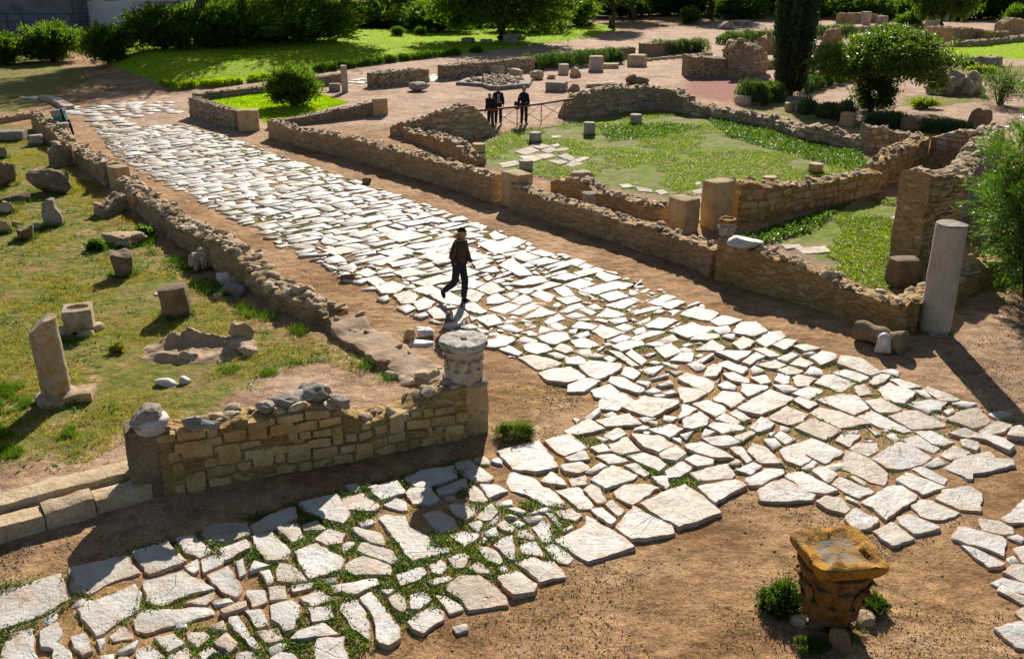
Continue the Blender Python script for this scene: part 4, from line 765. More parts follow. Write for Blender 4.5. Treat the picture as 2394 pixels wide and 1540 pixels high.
# court stubs
CS = 'column stubs standing in the grassy court'
for i, (px, by, w_, h_, m, lb) in enumerate([(1119,361,30,32,'ashlar','orange-tinted column stub beside the tumbled wall at the court\'s left'), (1252,334,28,31,'column','pale column stub just below the iron railing'), (1229,402,31,34,'column','greenish grey column stub beside the marble floor slabs'), (1379,317,26,37,'column','grey column stub with dark foot near the court middle'), (1488,292,27,31,'column','pale column stub below the curved court wall'), (1910,406,33,31,'ashlar','squat tan column stub on the right side of the court'), (1804,430,32,24,'ashlar','short column stub peeping over the ochre cross wall')]):
    drum('column_stub', lb, px, by, w_, h_, m, group=CS, seed=i + 3)
for i, (px, by, w_, h_, m, lb) in enumerate([(1743,245,38,30,'concrete','pale split drum at the left end of the low hedge'), (1848,261,23,26,'ashlar','small brown drum in the hedge below the cypress'), (1985,294,33,38,'ashlar','brown drum between two low hedges below the round tree'), (2127,307,33,38,'dark','dark reddish drum behind the court\'s far corner')]):
    drum('column_stub', lb, px, by, w_, h_, m, group='column drums along the low hedge', seed=i + 20)
drum('column_stub', 'upright stone drum in front of the long rosemary hedge', 1318, 174, 24, 30, 'concrete', seed=31)
# tall grey column
g = G(2184, 772); r = .31; hc = HT(2184, 772, 522)
T = thing('tall_column', 'tall plain grey speckled column with rough broken top beside the street', 'column', g)
pr = [(r * 1.02, -.1), (r * 1.01, .05)] + [(r * (1 - .03 * t), hc * t) for t in np.linspace(.05, .97, 14)]
MB().add(*lathe(pr + [(r * .955, hc * .985)], g, 48, .008, 4, cap=True)).build('shaft', MT['column'], parent=T, sharp=40)
V, F = lathe([(r * .955, hc * .985), (r * .94, hc), (r * .7, hc + .02), (r * .4, hc + .015), (r * .1, hc + .02)], g, 40, .022, 9); MB().add(V, F).build('broken_top', MT['grey'], parent=T, sharp=30)
# fallen drum and stones at its foot
a0 = G(2004, 768, .2); a1 = G(2112, 800, .2); pts = np.linspace(a0, a1, 12); V, F = tube(pts, .2 + .02 * np.sin(np.arange(12) * 1.3) - .03 * (np.arange(12) == 8), 20); V = V + fbm(V, 3, 2)[:, None] * .03
tag(MB().add(V, F).build('fallen_column_drum', MT['dark'], loc=(a0 + a1) / 2 * [1, 1, 0], sharp=50), 'dark fallen column drum lying against the end of the right street wall', 'fallen column')
stone('white_stone', 'upright white stone leaning on the fallen column drum', 2070, 828, 34, 46, 'white', seed=5, rot=.2, depth=.7)
stone('rubble_stone', 'tan flat stone lying above the fallen drum', 2062, 752, 58, 20, 'loose', seed=6); stone('rubble_stone', 'brown lump of stone between the fallen drum and the tall column', 2122, 762, 46, 34, 'ashlar', seed=7)
stone('dark_block', 'dark weathered block in the corner behind the right street wall', 2120, 672, 74, 62, 'dark', seed=8, depth=.7, shape='block', r=.12)
# leaning column on the left, on its base
g = G(135, 930); hc = HT(135, 930, 735); r = .245; T = thing('leaning_column', 'lichen-spotted column with slanted broken top standing on a cracked base at left', 'column', g)
nr, ns = 22, 40; pr = [(r * 1.0, .1)] + [(r * (1.0 - .06 * t), .1 + (hc - .1) * t) for t in np.linspace(.02, 1, nr)]
V, F = lathe(pr + [(r * .5, hc)], (0, 0, 0), ns, .012, 12); up = V[:, 2] > .5
cut = hc - .05 - .85 * np.clip((-V[:, 0] - .3 * V[:, 1] + .06), 0, 1); V[:, 2] = np.where(V[:, 2] > cut, cut + .02 * fbm(V, 6, 3), V[:, 2]); V[:, 0] -= V[:, 2] * .02
MB().add(V + g, F).build('shaft', MT['ochrecol'], parent=T, sharp=40)
V, F = lathe([(r * 1.45, -.06), (r * 1.5, .04), (r * 1.42, .1), (r * 1.1, .13), (r * 1.0, .14)], g, 32, .03, 5); MB().add(V, F).build('round_base', MT['ochrecol'], parent=T, sharp=40)
MB().add(*block(g + [.28, .12, .02], (.62, .5, .2), (0, 0, .2), 9, 6, .1, .04)).build('plinth_slab', MT['ashlar'], parent=T, sharp=45)
# stone trough
g = G(172, 785); T = thing('stone_trough', 'square stone block hollowed with an oval basin, behind the leaning column', 'stone trough', g)
def trough(c, wd, dp, h, hole, depth, a, seed):
    n = 40; th = np.arange(n) * 2 * pi / n; mb = []
    sq = np.stack([np.cos(th), np.sin(th)], 1); sq = sq / np.abs(sq).max(1, keepdims=True) * [wd / 2, dp / 2]; ov = np.stack([np.cos(th) * hole[0], np.sin(th) * hole[1]], 1)
    rings = [np.c_[sq, np.full(n, -.05)], np.c_[sq, np.full(n, h - .03)], np.c_[sq * .96, np.full(n, h)], np.c_[ov * 1.08, np.full(n, h)], np.c_[ov, np.full(n, h - .04)], np.c_[ov * .9, np.full(n, h - depth)], np.c_[ov * .4, np.full(n, h - depth - .03)]]
    V = np.vstack(rings); m = len(rings); i = np.arange(m - 1)[:, None] * n; j = np.arange(n)[None, :]; k = (j + 1) % n; F = [np.stack([i + j, i + k, i + n + k, i + n + j], -1).reshape(-1, 4), (m - 1) * n + np.arange(n)[None, :]]
    V = V + np.stack([fbm(V + seed, 3, 1), fbm(V + seed, 3, 2), fbm(V + seed, 3, 3)], 1) * .018; return V @ rotz(a).T + c, F
MB().add(*trough(g + [0, .36, .1], .54, .6, .40, (.19, .14), .38, .35, 3)).build('basin_block', MT['ochrecol'], parent=T, sharp=45)
for i, (dx, dy, s) in enumerate([(-.22, .12, .3), (.2, .05, .34), (.02, .3, .4), (.3, .35, .3)]): MB().add(*rock(g + [dx, dy, .03], (s * 1.2, s, .2), (0, 0, i), 40 + i, 3, .2, .5)).build('prop_stone', MT['loose'], parent=T, sharp=45)
# blocks scattered in the left yard
stone('stone_block', 'upright brown block with orange lichen top near the crumbling wall', 405, 742, 62, 66, 'dark', 'stone block', 'block', 11, .8, .25, tilt=(0, -.1), r=.08)
stone('flat_stone', 'small pale flat stone behind the upright brown block', 366, 692, 22, 10, 'white', 'stone', seed=12)
T = stone('stone_stele', 'upright grey stele with a pointed top standing in the grass', 119, 528, 40, 54, 'grey', 'stele', 'block', 13, .55, .35, tilt=(0, -.12), r=.06)
me = T.data
for v in me.vertices:
    if v.co.z > .45: v.co.x *= .62; v.co.z += .10 * (1 - min(1, abs(v.co.x) * 5))
g = G(280, 645)
def battered(name, label, px, by, w0, w1, hpx, mat, seed):
    g = G(px, by); k = np.hypot(g[1], CAM_H) / FPX; h = HT(px, by, by - hpx + w1 * .25); V, F = block((0, 0, h / 2 - .03), (1, 1, h + .06), (0, 0, .4), seed, 8, .08, .035); t = np.clip(V[:, 2:3] / h, 0, 1); V[:, :2] *= (w0 + (w1 - w0) * t) * k * .82; V[:, 2] += (V[:, 2] > h * .8) * fbm(V + seed, 3, 5) * .08
    return tag(MB().add(V + g + [0, .25, 0], F).build(name, MT[mat], loc=g + [0, .25, 0], sharp=50), label, 'capital')
battered('broken_capital', 'broken brown capital wider at its top with a notched rim', 280, 648, 42, 62, 64, 'dark', 4)
battered('broken_capital', 'squat dark capital with orange lichen top at the left edge', 52, 562, 36, 46, 40, 'dark', 5)
for i, (px, by, w_, h_, m, lb) in enumerate([(82,538,26,17,'grey','small grey boulder behind the squat dark capital'), (8,545,28,32,'ashlar','tan boulder at the left photo edge below the stele'), (36,530,20,14,'ashlar','small tan stone beside the tan boulder'), (108,456,92,48,'dark','big long grey block topped with small stones in the grass'), (33,474,60,26,'dark','low grey block left of the pointed stele'), (12,435,40,48,'dark','tall brown boulder at the left photo edge'), (5,371,22,24,'grey','grey boulder cut by the left edge near the bare path'), (82,339,28,22,'concrete','small cut block in the grass by the far street wall'), (22,330,58,22,'grey','long low stone at the left edge near the thin wall'), (12,500,42,30,'loose','heap-like pale stone at the left edge below the low grey block'), (270,574,96,36,'ashlar','flat-topped pale slab block with rubble under it'), (62,277,30,9,'concrete','tiny pale stone lying on the far left grass')]):
    stone('yard_stone', lb, px, by, w_, h_, m, seed=50 + i, depth=.6, shape='block' if i in (7, 8, 11) else 'rock', r=.12, n=4, box=.8 if i in (3, 4, 10) else .55)
rubble_heap('rubble_heap', 'heap of small tan stones lying on the big grey block', 110, 432, 30, 14, 10, .2, 'loose', 3)
rubble_heap('rubble_heap', 'little rubble pile under the flat-topped slab block', 285, 578, 60, 16, 14, .16, 'loose', 4)
rubble_heap('rubble_heap', 'spill of pale stones against the crumbling street wall', 468, 630, 52, 44, 34, .17, 'loose', 5)
for i, (px, by, w_, h_, lb) in enumerate([(538,692,66,28,'large grey base stone of the white stone stack'), (522,668,28,30,'white stone on edge at the left of the stone stack'), (556,664,40,20,'rounded white stone on the right of the stone stack'), (540,648,36,14,'flat white stone crowning the stone stack'), (508,700,22,16,'small dark stone at the foot of the white stone stack')]):
    stone('stacked_stone', lb, px, by, w_, h_, 'white' if i in (1, 2, 3) else 'grey', seed=80 + i, group='stones stacked against the crumbling wall', depth=.6)
stone('flat_stone', 'white flat stone lying alone in the sandy grass', 384, 902, 48, 18, 'white', seed=90, depth=.6); stone('flat_stone', 'smaller grey-white flat stone right of the white one', 433, 896, 26, 15, 'white', seed=91, depth=.6)
# rock-rimmed pit
g = G(445, 838); T = thing('rock_rimmed_pit', 'shallow sandy pit ringed by eroded rock in the left yard', 'pit', g)
mb = MB()
na, nr_ = 90, 26; A_, Q_ = np.meshgrid(np.arange(na) * 2 * pi / na, np.linspace(.0, 1.75, nr_), indexing='ij'); hh = np.exp(-((Q_ - .95) / .26) ** 2) * (.10 + .22 * np.clip(np.sin(A_) + .25, 0, 1) + .05 * np.cos(A_ * 3)); V = np.stack([np.cos(A_) * Q_ * .78, np.sin(A_) * Q_ * .46 + .4, hh * .5 + .035 - .1 * (Q_ / 1.75) ** 3], -1).reshape(-1, 3); V[:, 2] += np.abs(fbm(V, 4, 5, 4)) * .15 * (hh.ravel() / .3) + fbm(V, 9, 6) * .015; V[:, :2] += np.c_[fbm(V, 3, 7), fbm(V, 3, 8)] * .07
i_ = np.arange(na)[:, None] * nr_; j_ = np.arange(nr_ - 1)[None, :]; k_ = (np.arange(na)[:, None] + 1) % na * nr_; mb.add(V + g, np.stack([i_ + j_, i_ + j_ + 1, k_ + j_ + 1, k_ + j_], -1).reshape(-1, 4)[:, ::-1])
mb.build('rock_rim', MT['pitrock'], parent=T, sharp=50)
MB().add(*rock(g + [.78, .78, .2], (.5, .38, .42), (.2, .5, .3), 140, 4, .28, .3)).build('raised_lump', MT['loose'], parent=T, sharp=50); MB().add(*rock(g + [.88, .5, .08], (.55, .4, .28), (.1, .2, .6), 141, 3, .25, .3)).add(*rock(g + [1.05, .28, .02], (.4, .3, .2), (.1, .2, .6), 142, 3, .25, .3)).build('lump_foot', MT['loose'], parent=T, sharp=50)
# stones by the street's left kerb
for i, (px, by, w_, h_, m, lb) in enumerate([(959,796,30,26,'ashlar','rounded tan stone by the street left of the near capital'), (992,788,44,22,'white','grey-white broken stone left of the near capital'), (985,810,62,12,'white','flat white shard on the earth left of the near capital'), (700,585,60,14,'concrete','worn flat boulder bedded in the earth strip left of the street'), (812,657,34,18,'dark','brown lump of stone at the foot of the kerb'), (856,430,20,13,'dark','lone dark stone on the earth beside the right edge of paving'), (2010,1245,60,8,'concrete','barely exposed pale stone')][:6]):
    stone('loose_stone', lb, px, by, w_, h_, m, seed=150 + i, depth=.7)
# ---- capitals
def capital(name, label, loc, r, h, abacus, mats, rz=0, leaf_r=10, cat='capital', bell=.74):
    T = thing(name, label, cat, loc, 0); L = np.array(loc); M = rotz(rz)
    pr = [(r * bell, 0), (r * bell * 1.0, h * .08), (r * bell * .97, h * .3), (r * bell * 1.02, h * .55), (r * (bell + .1), h * .72), (r * .93, h * .80)]
    if abacus == 'square': pr = [(r * .60, 0), (r * .61, h * .1), (r * .66, h * .3), (r * .77, h * .55), (r * .90, h * .72), (r * .95, h * .80)]
    gw_ = .3 if abacus == 'square' else .08
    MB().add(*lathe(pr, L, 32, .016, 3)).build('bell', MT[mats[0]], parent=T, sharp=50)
    for row, (z0, z1, nl, ofs, out) in enumerate([(0, h * .40, leaf_r, 0, .05), (h * .2, h * .68, leaf_r, .5, .08)]):
        mb = MB()
        for i in range(nl):
            a = (i + ofs) * 2 * pi / nl; ns, nw = 7, 5; P = []
            for s_ in np.linspace(0, 1, ns):
                for u in np.linspace(-1, 1, nw):
                    rad = r * (bell + .02 + gw_ * (z0 / h + s_ * (z1 - z0) / h) * (1.4 if abacus == 'square' else 1)) + out * r * 5 * max(0, s_ - .55) ** 1.5 + .03 * r * (1 - u * u) + .03 * r * cos(u * 9) * (1 - .5 * s_); z = z0 + (z1 - z0) * (s_ if s_ < .85 else .85 - (s_ - .85) * .6); wv = .9 * pi / nl * (1 - .25 * s_ * s_) * (1 if s_ < .7 else 1 - (s_ - .7) * 1.6); P.append((rad * cos(a + u * wv), rad * sin(a + u * wv), z))
            P = np.array(P); q = P.copy(); q[:, :2] *= .9; i_ = np.arange(ns - 1)[:, None] * nw; j_ = np.arange(nw - 1)[None, :]; Fq = np.stack([i_ + j_, i_ + j_ + 1, i_ + nw + j_ + 1, i_ + nw + j_], -1).reshape(-1, 4)
            P = P + np.stack([fbm(P, 12, i), fbm(P, 12, i + 20), fbm(P, 9, i + 40)], 1) * .016; mb.add(P + L, Fq); mb.add(q + L, Fq[:, ::-1])
        mb.build('acanthus_leaves', MT[mats[0]], parent=T, smooth=True, sharp=60)
    n = 64; th = np.arange(n) * 2 * pi / n
    if abacus == 'round': rad = r * (1.0 + .035 * np.sin(th * 3 + 1) + .03 * (np.abs(np.sin(th * 2.5)) > .8))
    else:
        q = np.abs(((th / (pi / 2)) % 1) - .5) * 2; rad = r * (.93 + .34 * q ** 2.2); rad = np.where(q > .93, rad * .955, rad)
    ex = np.c_[np.cos(th) * rad, np.sin(th) * rad] @ M[:2, :2].T; rings = [np.c_[ex * .84, np.full(n, h * .78)], np.c_[ex * .95, np.full(n, h * .85)], np.c_[ex, np.full(n, h * .91)], np.c_[ex, np.full(n, h * .985)], np.c_[ex * .97, np.full(n, h)]]
    hole = .13 if abacus == 'round' else .0
    top = [ex * .55, ex * .16]; dz = [0, 0] if abacus == 'round' else [-.03, -.035]
    if abacus == 'round': 
        sqh = np.stack([np.cos(th), np.sin(th)], 1); sqh = sqh / np.abs(sqh).max(1, keepdims=True) * r * .13 @ M[:2, :2].T; rings += [np.c_[ex * .6, np.full(n, h + .004)], np.c_[sqh, np.full(n, h + .002)], np.c_[sqh, np.full(n, h - .14)]]
    else: wob = (1 + .10 * np.sin(th * 3 + .7) + .06 * np.sin(th * 7))[:, None]; rings += [np.c_[ex * .74 * wob, np.full(n, h)], np.c_[ex * .60 * wob, np.full(n, h - .04)], np.c_[ex * .2, np.full(n, h - .032)]]
    V = np.vstack(rings); m = len(rings); V[:, 2] += fbm(V + 3, 7, 5) * (.012 if abacus == 'round' else .015); V[:, :2] += np.c_[fbm(V + L, 4, 6), fbm(V + L, 4, 7)] * .014
    i = np.arange(m - 1)[:, None] * n; j = np.arange(n)[None, :]; k = (j + 1) % n; Q4 = np.stack([i + j, i + k, i + n + k, i + n + j], -1).reshape(-1, 4); cut = (m - 2) * n if abacus != 'round' else len(Q4)
    ab = MB().add(V + L, [Q4[:cut], np.arange(n)[::-1][None, :]]); ab.F.append((m - 1) * n + np.arange(n)[None, :]); ab.mi.append(1 if abacus != 'round' else 0)
    if cut < len(Q4): ab.F.append(Q4[cut:]); ab.mi.append(1)
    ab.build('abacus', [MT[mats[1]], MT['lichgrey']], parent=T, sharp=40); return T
zc = HT(1116, 1014, 898) - .02
gp = G(1085, 884, zc + .04); CAPN = capital('corinthian_capital', 'carved capital with pitted round top and square hole on the near pillar', gp, .375, .68, 'round', ('capital', 'pitted'), .3)
gq = G(1084, 896, zc); MB().add(*block(gq + [.02, .1, .03], (.62, .55, .08), (0, 0, .3), 5, 6, .2, .02)).build('bedding_slab', MT['grey'], parent=CAPN, sharp=45); MB().add(*rock(gq + [-.26, -.1, .08], (.22, .1, .1), (0, .5, .3), 6, 2)).build('wedge_stone', MT['grey'], parent=CAPN, sharp=45)
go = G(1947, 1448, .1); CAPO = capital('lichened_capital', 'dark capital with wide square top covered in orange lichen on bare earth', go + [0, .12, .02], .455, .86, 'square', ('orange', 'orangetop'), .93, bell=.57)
for i, (px, by, w_, h_, lb) in enumerate([(1868,1466,34,26,'grey rock wedged under the left of the orange capital'), (2030,1462,56,24,'flat pale rock under the right of the orange capital'), (1915,1474,40,26,'dark rock under the front of the orange capital'), (1965,1530,44,60,'brown column stump just below the orange capital')]):
    stone('base_rock', lb, px, by, w_, h_, 'dark' if i > 1 else 'loose', seed=170 + i, depth=.7)
ge = G(350, 1004, HT(366, 1160, 1008) - .03); T = thing('worn_capital', 'small worn white capital lying on the dark corner block', 'capital', ge)
MB().add(*rock(ge + [0, .04, .2], (.54, .5, .26), (.1, .1, .4), 301, 4, .14, .35)).build('worn_top', MT['grey'], parent=T, sharp=40)
V, F = lathe([(.2, -.02), (.225, .06), (.25, .13), (.235, .18), (.15, .22)], (0, 0, 0), 64, .01, 5); an = np.arctan2(V[:, 1], V[:, 0]); V[:, :2] *= (1 + .05 * np.abs(np.sin(an * 5)) * (V[:, 2] < .17))[:, None]; MB().add(V + ge + [0, .04, 0], F).build('carved_drum', MT['white'], parent=T, sharp=50)
def small_cap(label, px, by, wpx, hpx, z, mats, ab='round', rz=.4):
    g = G(px, by, z); k = np.hypot(g[1], CAM_H - z) / FPX; return capital('small_capital', label, g + [0, wpx * k * .4, 0], wpx * k / 2 * (1.0 if ab == 'round' else .86), hpx * k * .92, ab, mats, rz, 8)
small_cap('small pale cup-shaped capital on the long right street wall', 1378, 481, 34, 30, HT(1366, 543, 500), ('column', 'grey'))
small_cap('little capital with orange lichened square top on the right street wall', 1702, 555, 46, 44, HT(1706, 660, 574), ('column', 'orangetop'), 'square')
small_cap('worn small capital on the far street wall beside the bin', 146, 320, 28, 32, .3, ('concrete', 'column'))
o = part_block(None, 'pedestal_block', 147, 336, 316, 36, .5, 'ashlar', .3, 31); tag(o, 'squat pedestal block below the small capital beside the bin', 'pedestal')
g = G(1745, 600, .0); zz = HT(1745, 672, 580); g = G(1745, 576, zz); tag(MB().add(*rock(g + [0, .1, .06], (.86, .42, .24), (0, .12, -.15), 33, 3, .14, .6)).build('pale_rock', MT['white'], loc=g, sharp=50), 'pale greenish white rock lying on the right street wall', 'rock')
g = G(1524, 259); tag(MB().add(*block(g + [0, .3, .25], (.9, .3, .5), (.3, 0, .1), 44, 6, .08, .03)).build('leaning_slab', MT['grey'], loc=g, sharp=50), 'grey slab leaning against the curved court wall', 'stone slab')
# stones of the middle distance
for i, (px, by, w_, h_, m, sh, lb) in enumerate([(1346,181,31,20,'loose','rock','rounded boulder right of the upright drum by the hedge'), (1394,166,30,34,'concrete','block','tall pale block in front of the hedge'), (1428,160,38,10,'loose','block','flat low slab right of the tall pale block'), (1491,155,40,26,'loose','block','big squared block at the right end of the hedge'), (1257,186,32,19,'loose','rock','boulder at the right end of the rubble platform'), (1288,185,19,8,'loose','rock','tiny flat stone right of the rubble platform'), (1302,214,46,21,'grey','block','broad grey block on the bare ground beyond the railing'), (1344,216,32,18,'grey','rock','grey rock right of the broad grey block'), (1475,196,26,20,'dark','rock','dark round rock left of its twin beyond the curved wall'), (1500,198,32,18,'dark','rock','dark blocky rock right of its twin beyond the curved wall'), (975,214,46,17,'grey','rock','low jagged rock outcrop on the ground beyond the oleander'), (1165,178,32,22,'loose','rock','pale pile-like rock behind the rubble platform'), (1190,170,30,16,'grey','block','grey block behind the rubble platform'), (1206,178,34,16,'loose','rock','flat boulder behind the rubble platform'), (1412,206,70,12,'loose','rock','long flat rubble ledge beyond the curved court wall'), (1070,300,26,10,'loose','rock','flat stone on top')][:15]):
    stone('field_stone', lb, px, by, w_, h_, m, 'stone', sh, 200 + i, .8, r=.1)
V = GP([(1078,196),(1105,204),(1140,210),(1185,211),(1230,203),(1246,192),(1240,184),(1200,180),(1150,180),(1110,184)]); c = V.mean(0); mb = MB()
V = V + R.normal(size=V.shape) * .35; qv, qf = slab_geo(V, .16); mb.add(qv, qf)
for i in range(240):
    w_ = R.dirichlet(np.ones(len(V)) * .45); p = w_ @ V; s = .16 + .25 * R.random(); mb.add(*rock((p[0], p[1], .14 + s * .12), (s * 1.2, s, s * .7), tuple(R.random(3)), i, 1 if i % 2 else 2, .2, .4), 1)
tag(mb.build('rubble_platform', [MT['grey'], MT['loose']], loc=(*c, 0), sharp=50), 'low oblong platform of rubble on the bare ground', 'rubble platform')
rubble_heap('rock_mound', 'dark ruined rock mound on the bare ground right of the round tree', 2245, 222, 100, 40, 40, .7, 'dark', 9, 'rock mound', .6)
for i, (px, by, w_, h_, lb) in enumerate([(1094,104,26,15,'leftmost block under the broad leafy tree'), (1137,106,26,13,'low block left of the broad tree trunk'), (1193,104,32,24,'tall block right of the broad tree trunk'), (1218,98,18,14,'small block right of the tall one under the broad tree')]): stone('block_under_tree', lb, px, by, w_, h_, 'grey', 'stone block', 'block', 230 + i, .7, r=.1, group='blocks under the broad tree')
for i in range(9):
    x = 1518 + i * 17.5; stone('edging_stone', 'flat stone in the row edging the path below the round hedge', x, 143 - i * 1.7, 16, 6, 'loose', 'edging stone', 'block', 240 + i, .6, group='row of flat edging stones', r=.12)
# pale floor slabs in the court
FS = 'marble floor slabs of the court'
for i, q in enumerate([[(1205,356),(1240,342),(1262,352),(1228,364)],[(1240,342),(1258,332),(1290,342),(1264,351)],[(1264,352),(1290,343),(1305,352),(1282,360)],[(1212,364),(1245,362),(1270,372),(1240,382)],[(1250,362),(1284,358),(1300,366),(1272,374)],[(1282,378),(1302,368),(1330,380),(1310,388)],[(1303,366),(1325,358),(1345,370),(1335,378)],[(1318,390),(1340,376),(1365,384),(1335,392)],[(1340,374),(1368,366),(1380,370),(1352,380)],[(1294,350),(1325,345),(1332,350),(1305,356)],[(1288,318),(1310,317),(1314,322),(1292,325)],[(1288,340),(1305,336),(1310,341),(1295,345)],[(1165,382),(1208,377),(1215,386),(1178,392)],[(1448,432),(1470,430),(1482,438),(1455,440)],[(1484,438),(1520,442),(1530,450),(1495,448)],[(1530,446),(1550,444),(1565,452),(1545,456)],[(1606,512),(1640,486),(1660,494),(1640,520)],[(1610,470),(1640,462),(1650,472),(1620,480)],[(1618,446),(1645,440),(1652,448),(1625,456)],[(1860,580),(1930,576),(1945,590),(1880,594)],[(1640,436),(1660,428),(1666,436),(1648,442)],[(1624,428),(1636,424),(1640,430),(1628,434)],[(2080,508),(2110,500),(2124,508),(2090,516)],[(1828,574),(1868,570),(1878,578),(1838,584)]]):
    P = GP(q); V, F = slab_geo(P, .014); lb = 'pale marble floor slab of the court patch, %s from its left end' % ['first', 'second', 'fourth', 'third', 'fifth', 'seventh', 'eighth', 'ninth', 'tenth', 'sixth'][i] if i < 10 else ['lone pale floor slab below the iron railing in the court', 'small floor slab just above the marble floor patch of the court', 'broad pale floor slab left of the greenish column stub'][i - 10] if i < 13 else ('sandy pale floor slab in the doorway gap of the court' if i in (16, 17, 18, 20, 21) else 'pale stone patch in the grass of the near room' if i in (19, 22, 23) else 'thin white floor slab in the court behind the low inner wall')
    tag(MB().add(V, F).build('floor_slab', MT['floorslab'], loc=(*P.mean(0), 0), sharp=40), lb, 'floor slab', FS if i < 13 else lb[:40])
# ---- railing
T0 = G(1105, 312); 
RB = [(1100,310),(1149,304),(1209,297),(1265,289),(1320,279),(1338,276)]; RT = [266.5,258,251,243,231,228]
RL = thing('iron_railing', 'rusty red iron railing with crossed bars between two court walls', 'railing', G(1209, 297))
tp = [np.array([*G(x, y)[:2], HT(x, y, t)]) for (x, y), t in zip(RB, RT)]; hz = np.mean([p[2] for p in tp]); tp = [np.array([p[0], p[1], hz]) for p in tp]
MB().add(*tube(np.array(tp), .05, 10)).build('handrail', MT['rail'], parent=RL)
for p in tp[1:5]: MB().add(*tube(np.array([p * [1, 1, 0] - [0, 0, .1], p]), .022, 8)).build('post', MT['rail'], parent=RL)
for a_, b_ in zip(tp[1:4], tp[2:5]):
    for u, v in (((a_, .08), (b_, hz)), ((a_, hz), (b_, .08))): MB().add(*tube(np.array([[u[0][0], u[0][1], u[1]], [v[0][0], v[0][1], v[1]]]), .013, 6)).build('cross_bar', MT['rail'], parent=RL)
a_ = tp[1]; b_ = tp[0]; MB().add(*tube(np.array([[a_[0], a_[1], .08], [b_[0] * .5 + a_[0] * .5, (a_[1] + b_[1]) / 2, hz * .9]]), .013, 6)).build('cross_bar', MT['rail'], parent=RL)
# ---- litter bin on its slanted post
g = G(164, 316); B = thing('litter_bin', 'green litter bin in a grey metal frame on a leaning black post', 'litter bin', g); tl = rot3(0, -.16, 0)
def bp(V): return V @ tl.T + g
for nm, c, sz, m in (('bin_body', (-.18, 0, .66), (.46, .4, .78), 'bingreen'), ('lid', (-.18, 0, 1.10), (.54, .46, .10), 'binmetal'), ('front_frame', (-.18, -.21, .97), (.5, .03, .2), 'binmetal')):
    V, F = block((0, 0, 0), sz, (0, 0, 0), 0, 4, .06, 0); MB().add(bp(V + c), F).build(nm, MT[m], parent=B, sharp=40)
V, F = block((0, 0, 0), (.09, .09, 1.25), (0, 0, 0), 0, 3, .1, 0); MB().add(bp(V + [.08, -.24, .55]), F).build('post', MT['black'], parent=B)
V, F = block((0, 0, 0), (.09, .09, .7), (0, 0, 0), 0, 3, .1, 0); MB().add(bp(V + [.1, .1, .3]), F).build('back_post', MT['black'], parent=B)
# far furniture
def bench(label, px, by, wpx, hpx, mat, rz=.1):
    g = G(px, by); k = np.hypot(g[1], CAM_H) / FPX; wd = wpx * k; h = .5; T = thing('stone_bench', label, 'bench', g)
    MB().add(*block(g + [0, .3, h], (wd, .7, .14), (0, 0, rz), 1, 4, .1, .01)).build('seat', MT[mat], parent=T, sharp=45)
    for sx in (-.36, .36): MB().add(*block(g + [sx * wd * cos(rz), .3 + sx * wd * sin(rz), h / 2 - .05], (.25, .55, h - .05), (0, 0, rz), 2, 3, .1, .01)).build('leg', MT['grey'], parent=T, sharp=45)
bench('pale stone bench on the sandy path by the far trees', 1734, 60, 40, 20, 'white'); bench('grey stone bench on the grass before the far shrubs', 1408, 48, 44, 14, 'grey')
stone('round_stone', 'big rounded pale stone beside the far tree trunk', 1702, 70, 34, 18, 'grey', seed=260)
for px, by, w_, h_, lb in ((2026, 58, 18, 30, 'grey far pedestal behind the cypress'), (2064, 60, 22, 22, 'capped far pedestal at the left end of the brown wall'), (2206, 50, 24, 18, 'white topped pedestal far away'), (2180, 74, 26, 26, 'yellowish pedestal in front of the far dark tree')):
    o = part_block(None, 'far_pedestal', px, by, by - h_, w_, .8, 'concrete', .1, int(px) % 50); tag(o, lb, 'pedestal')

for i, (px, by, w_, h_, lb) in enumerate([(1000,896,56,34,'jagged tan lump of old masonry just left of the near capital'), (960,902,60,20,'flat masonry step stone left of the jagged lump by the near capital'), (925,886,46,18,'small flat step stone at the end of the low wall strip')]):
    stone('masonry_lump', lb, px, by, w_, h_, 'loose', seed=310 + i, depth=.8, n=4, box=.6)
# ---------------------------------------------------------------- trees, shrubs, hedges
def branchy(base, h, r, n, spread, seed=1, up=.6, fork=.35, lean=(0, 0)):
    """trunk with limbs; returns mesh pieces and limb tips"""
    rs = np.random.default_rng(seed); out = []; tips = []; base = np.asarray(base, float)
    top = base + [lean[0], lean[1], h * fork]; ts = np.linspace(0, 1, 6)
    pts = np.array([base + (top - base) * t + np.r_[rs.normal(size=2) * r * .5 * (t > 0) * (t < 1), 0] for t in ts]); pts[0, 2] -= .2
    out.append(tube(pts, r * (1.25 - .5 * ts + .5 * (ts == 0)), 9))
    for i in range(n):
        a = 2 * pi * i / n + rs.random() * .8; L = h * (1 - fork) * (.7 + .4 * rs.random()); d = np.array([cos(a) * spread, sin(a) * spread, up + .4 * rs.random()]); s = base + (top - base) * (.75 + .25 * rs.random()); q = [s]
        for t in range(5): d = d + rs.normal(size=3) * .18 + [0, 0, .06]; q.append(q[-1] + d / np.linalg.norm(d) * L / 5)
        out.append(tube(np.array(q), np.linspace(r * .55, r * .1, 6), 6)); tips += q[2:]
    return out, np.array(tips)
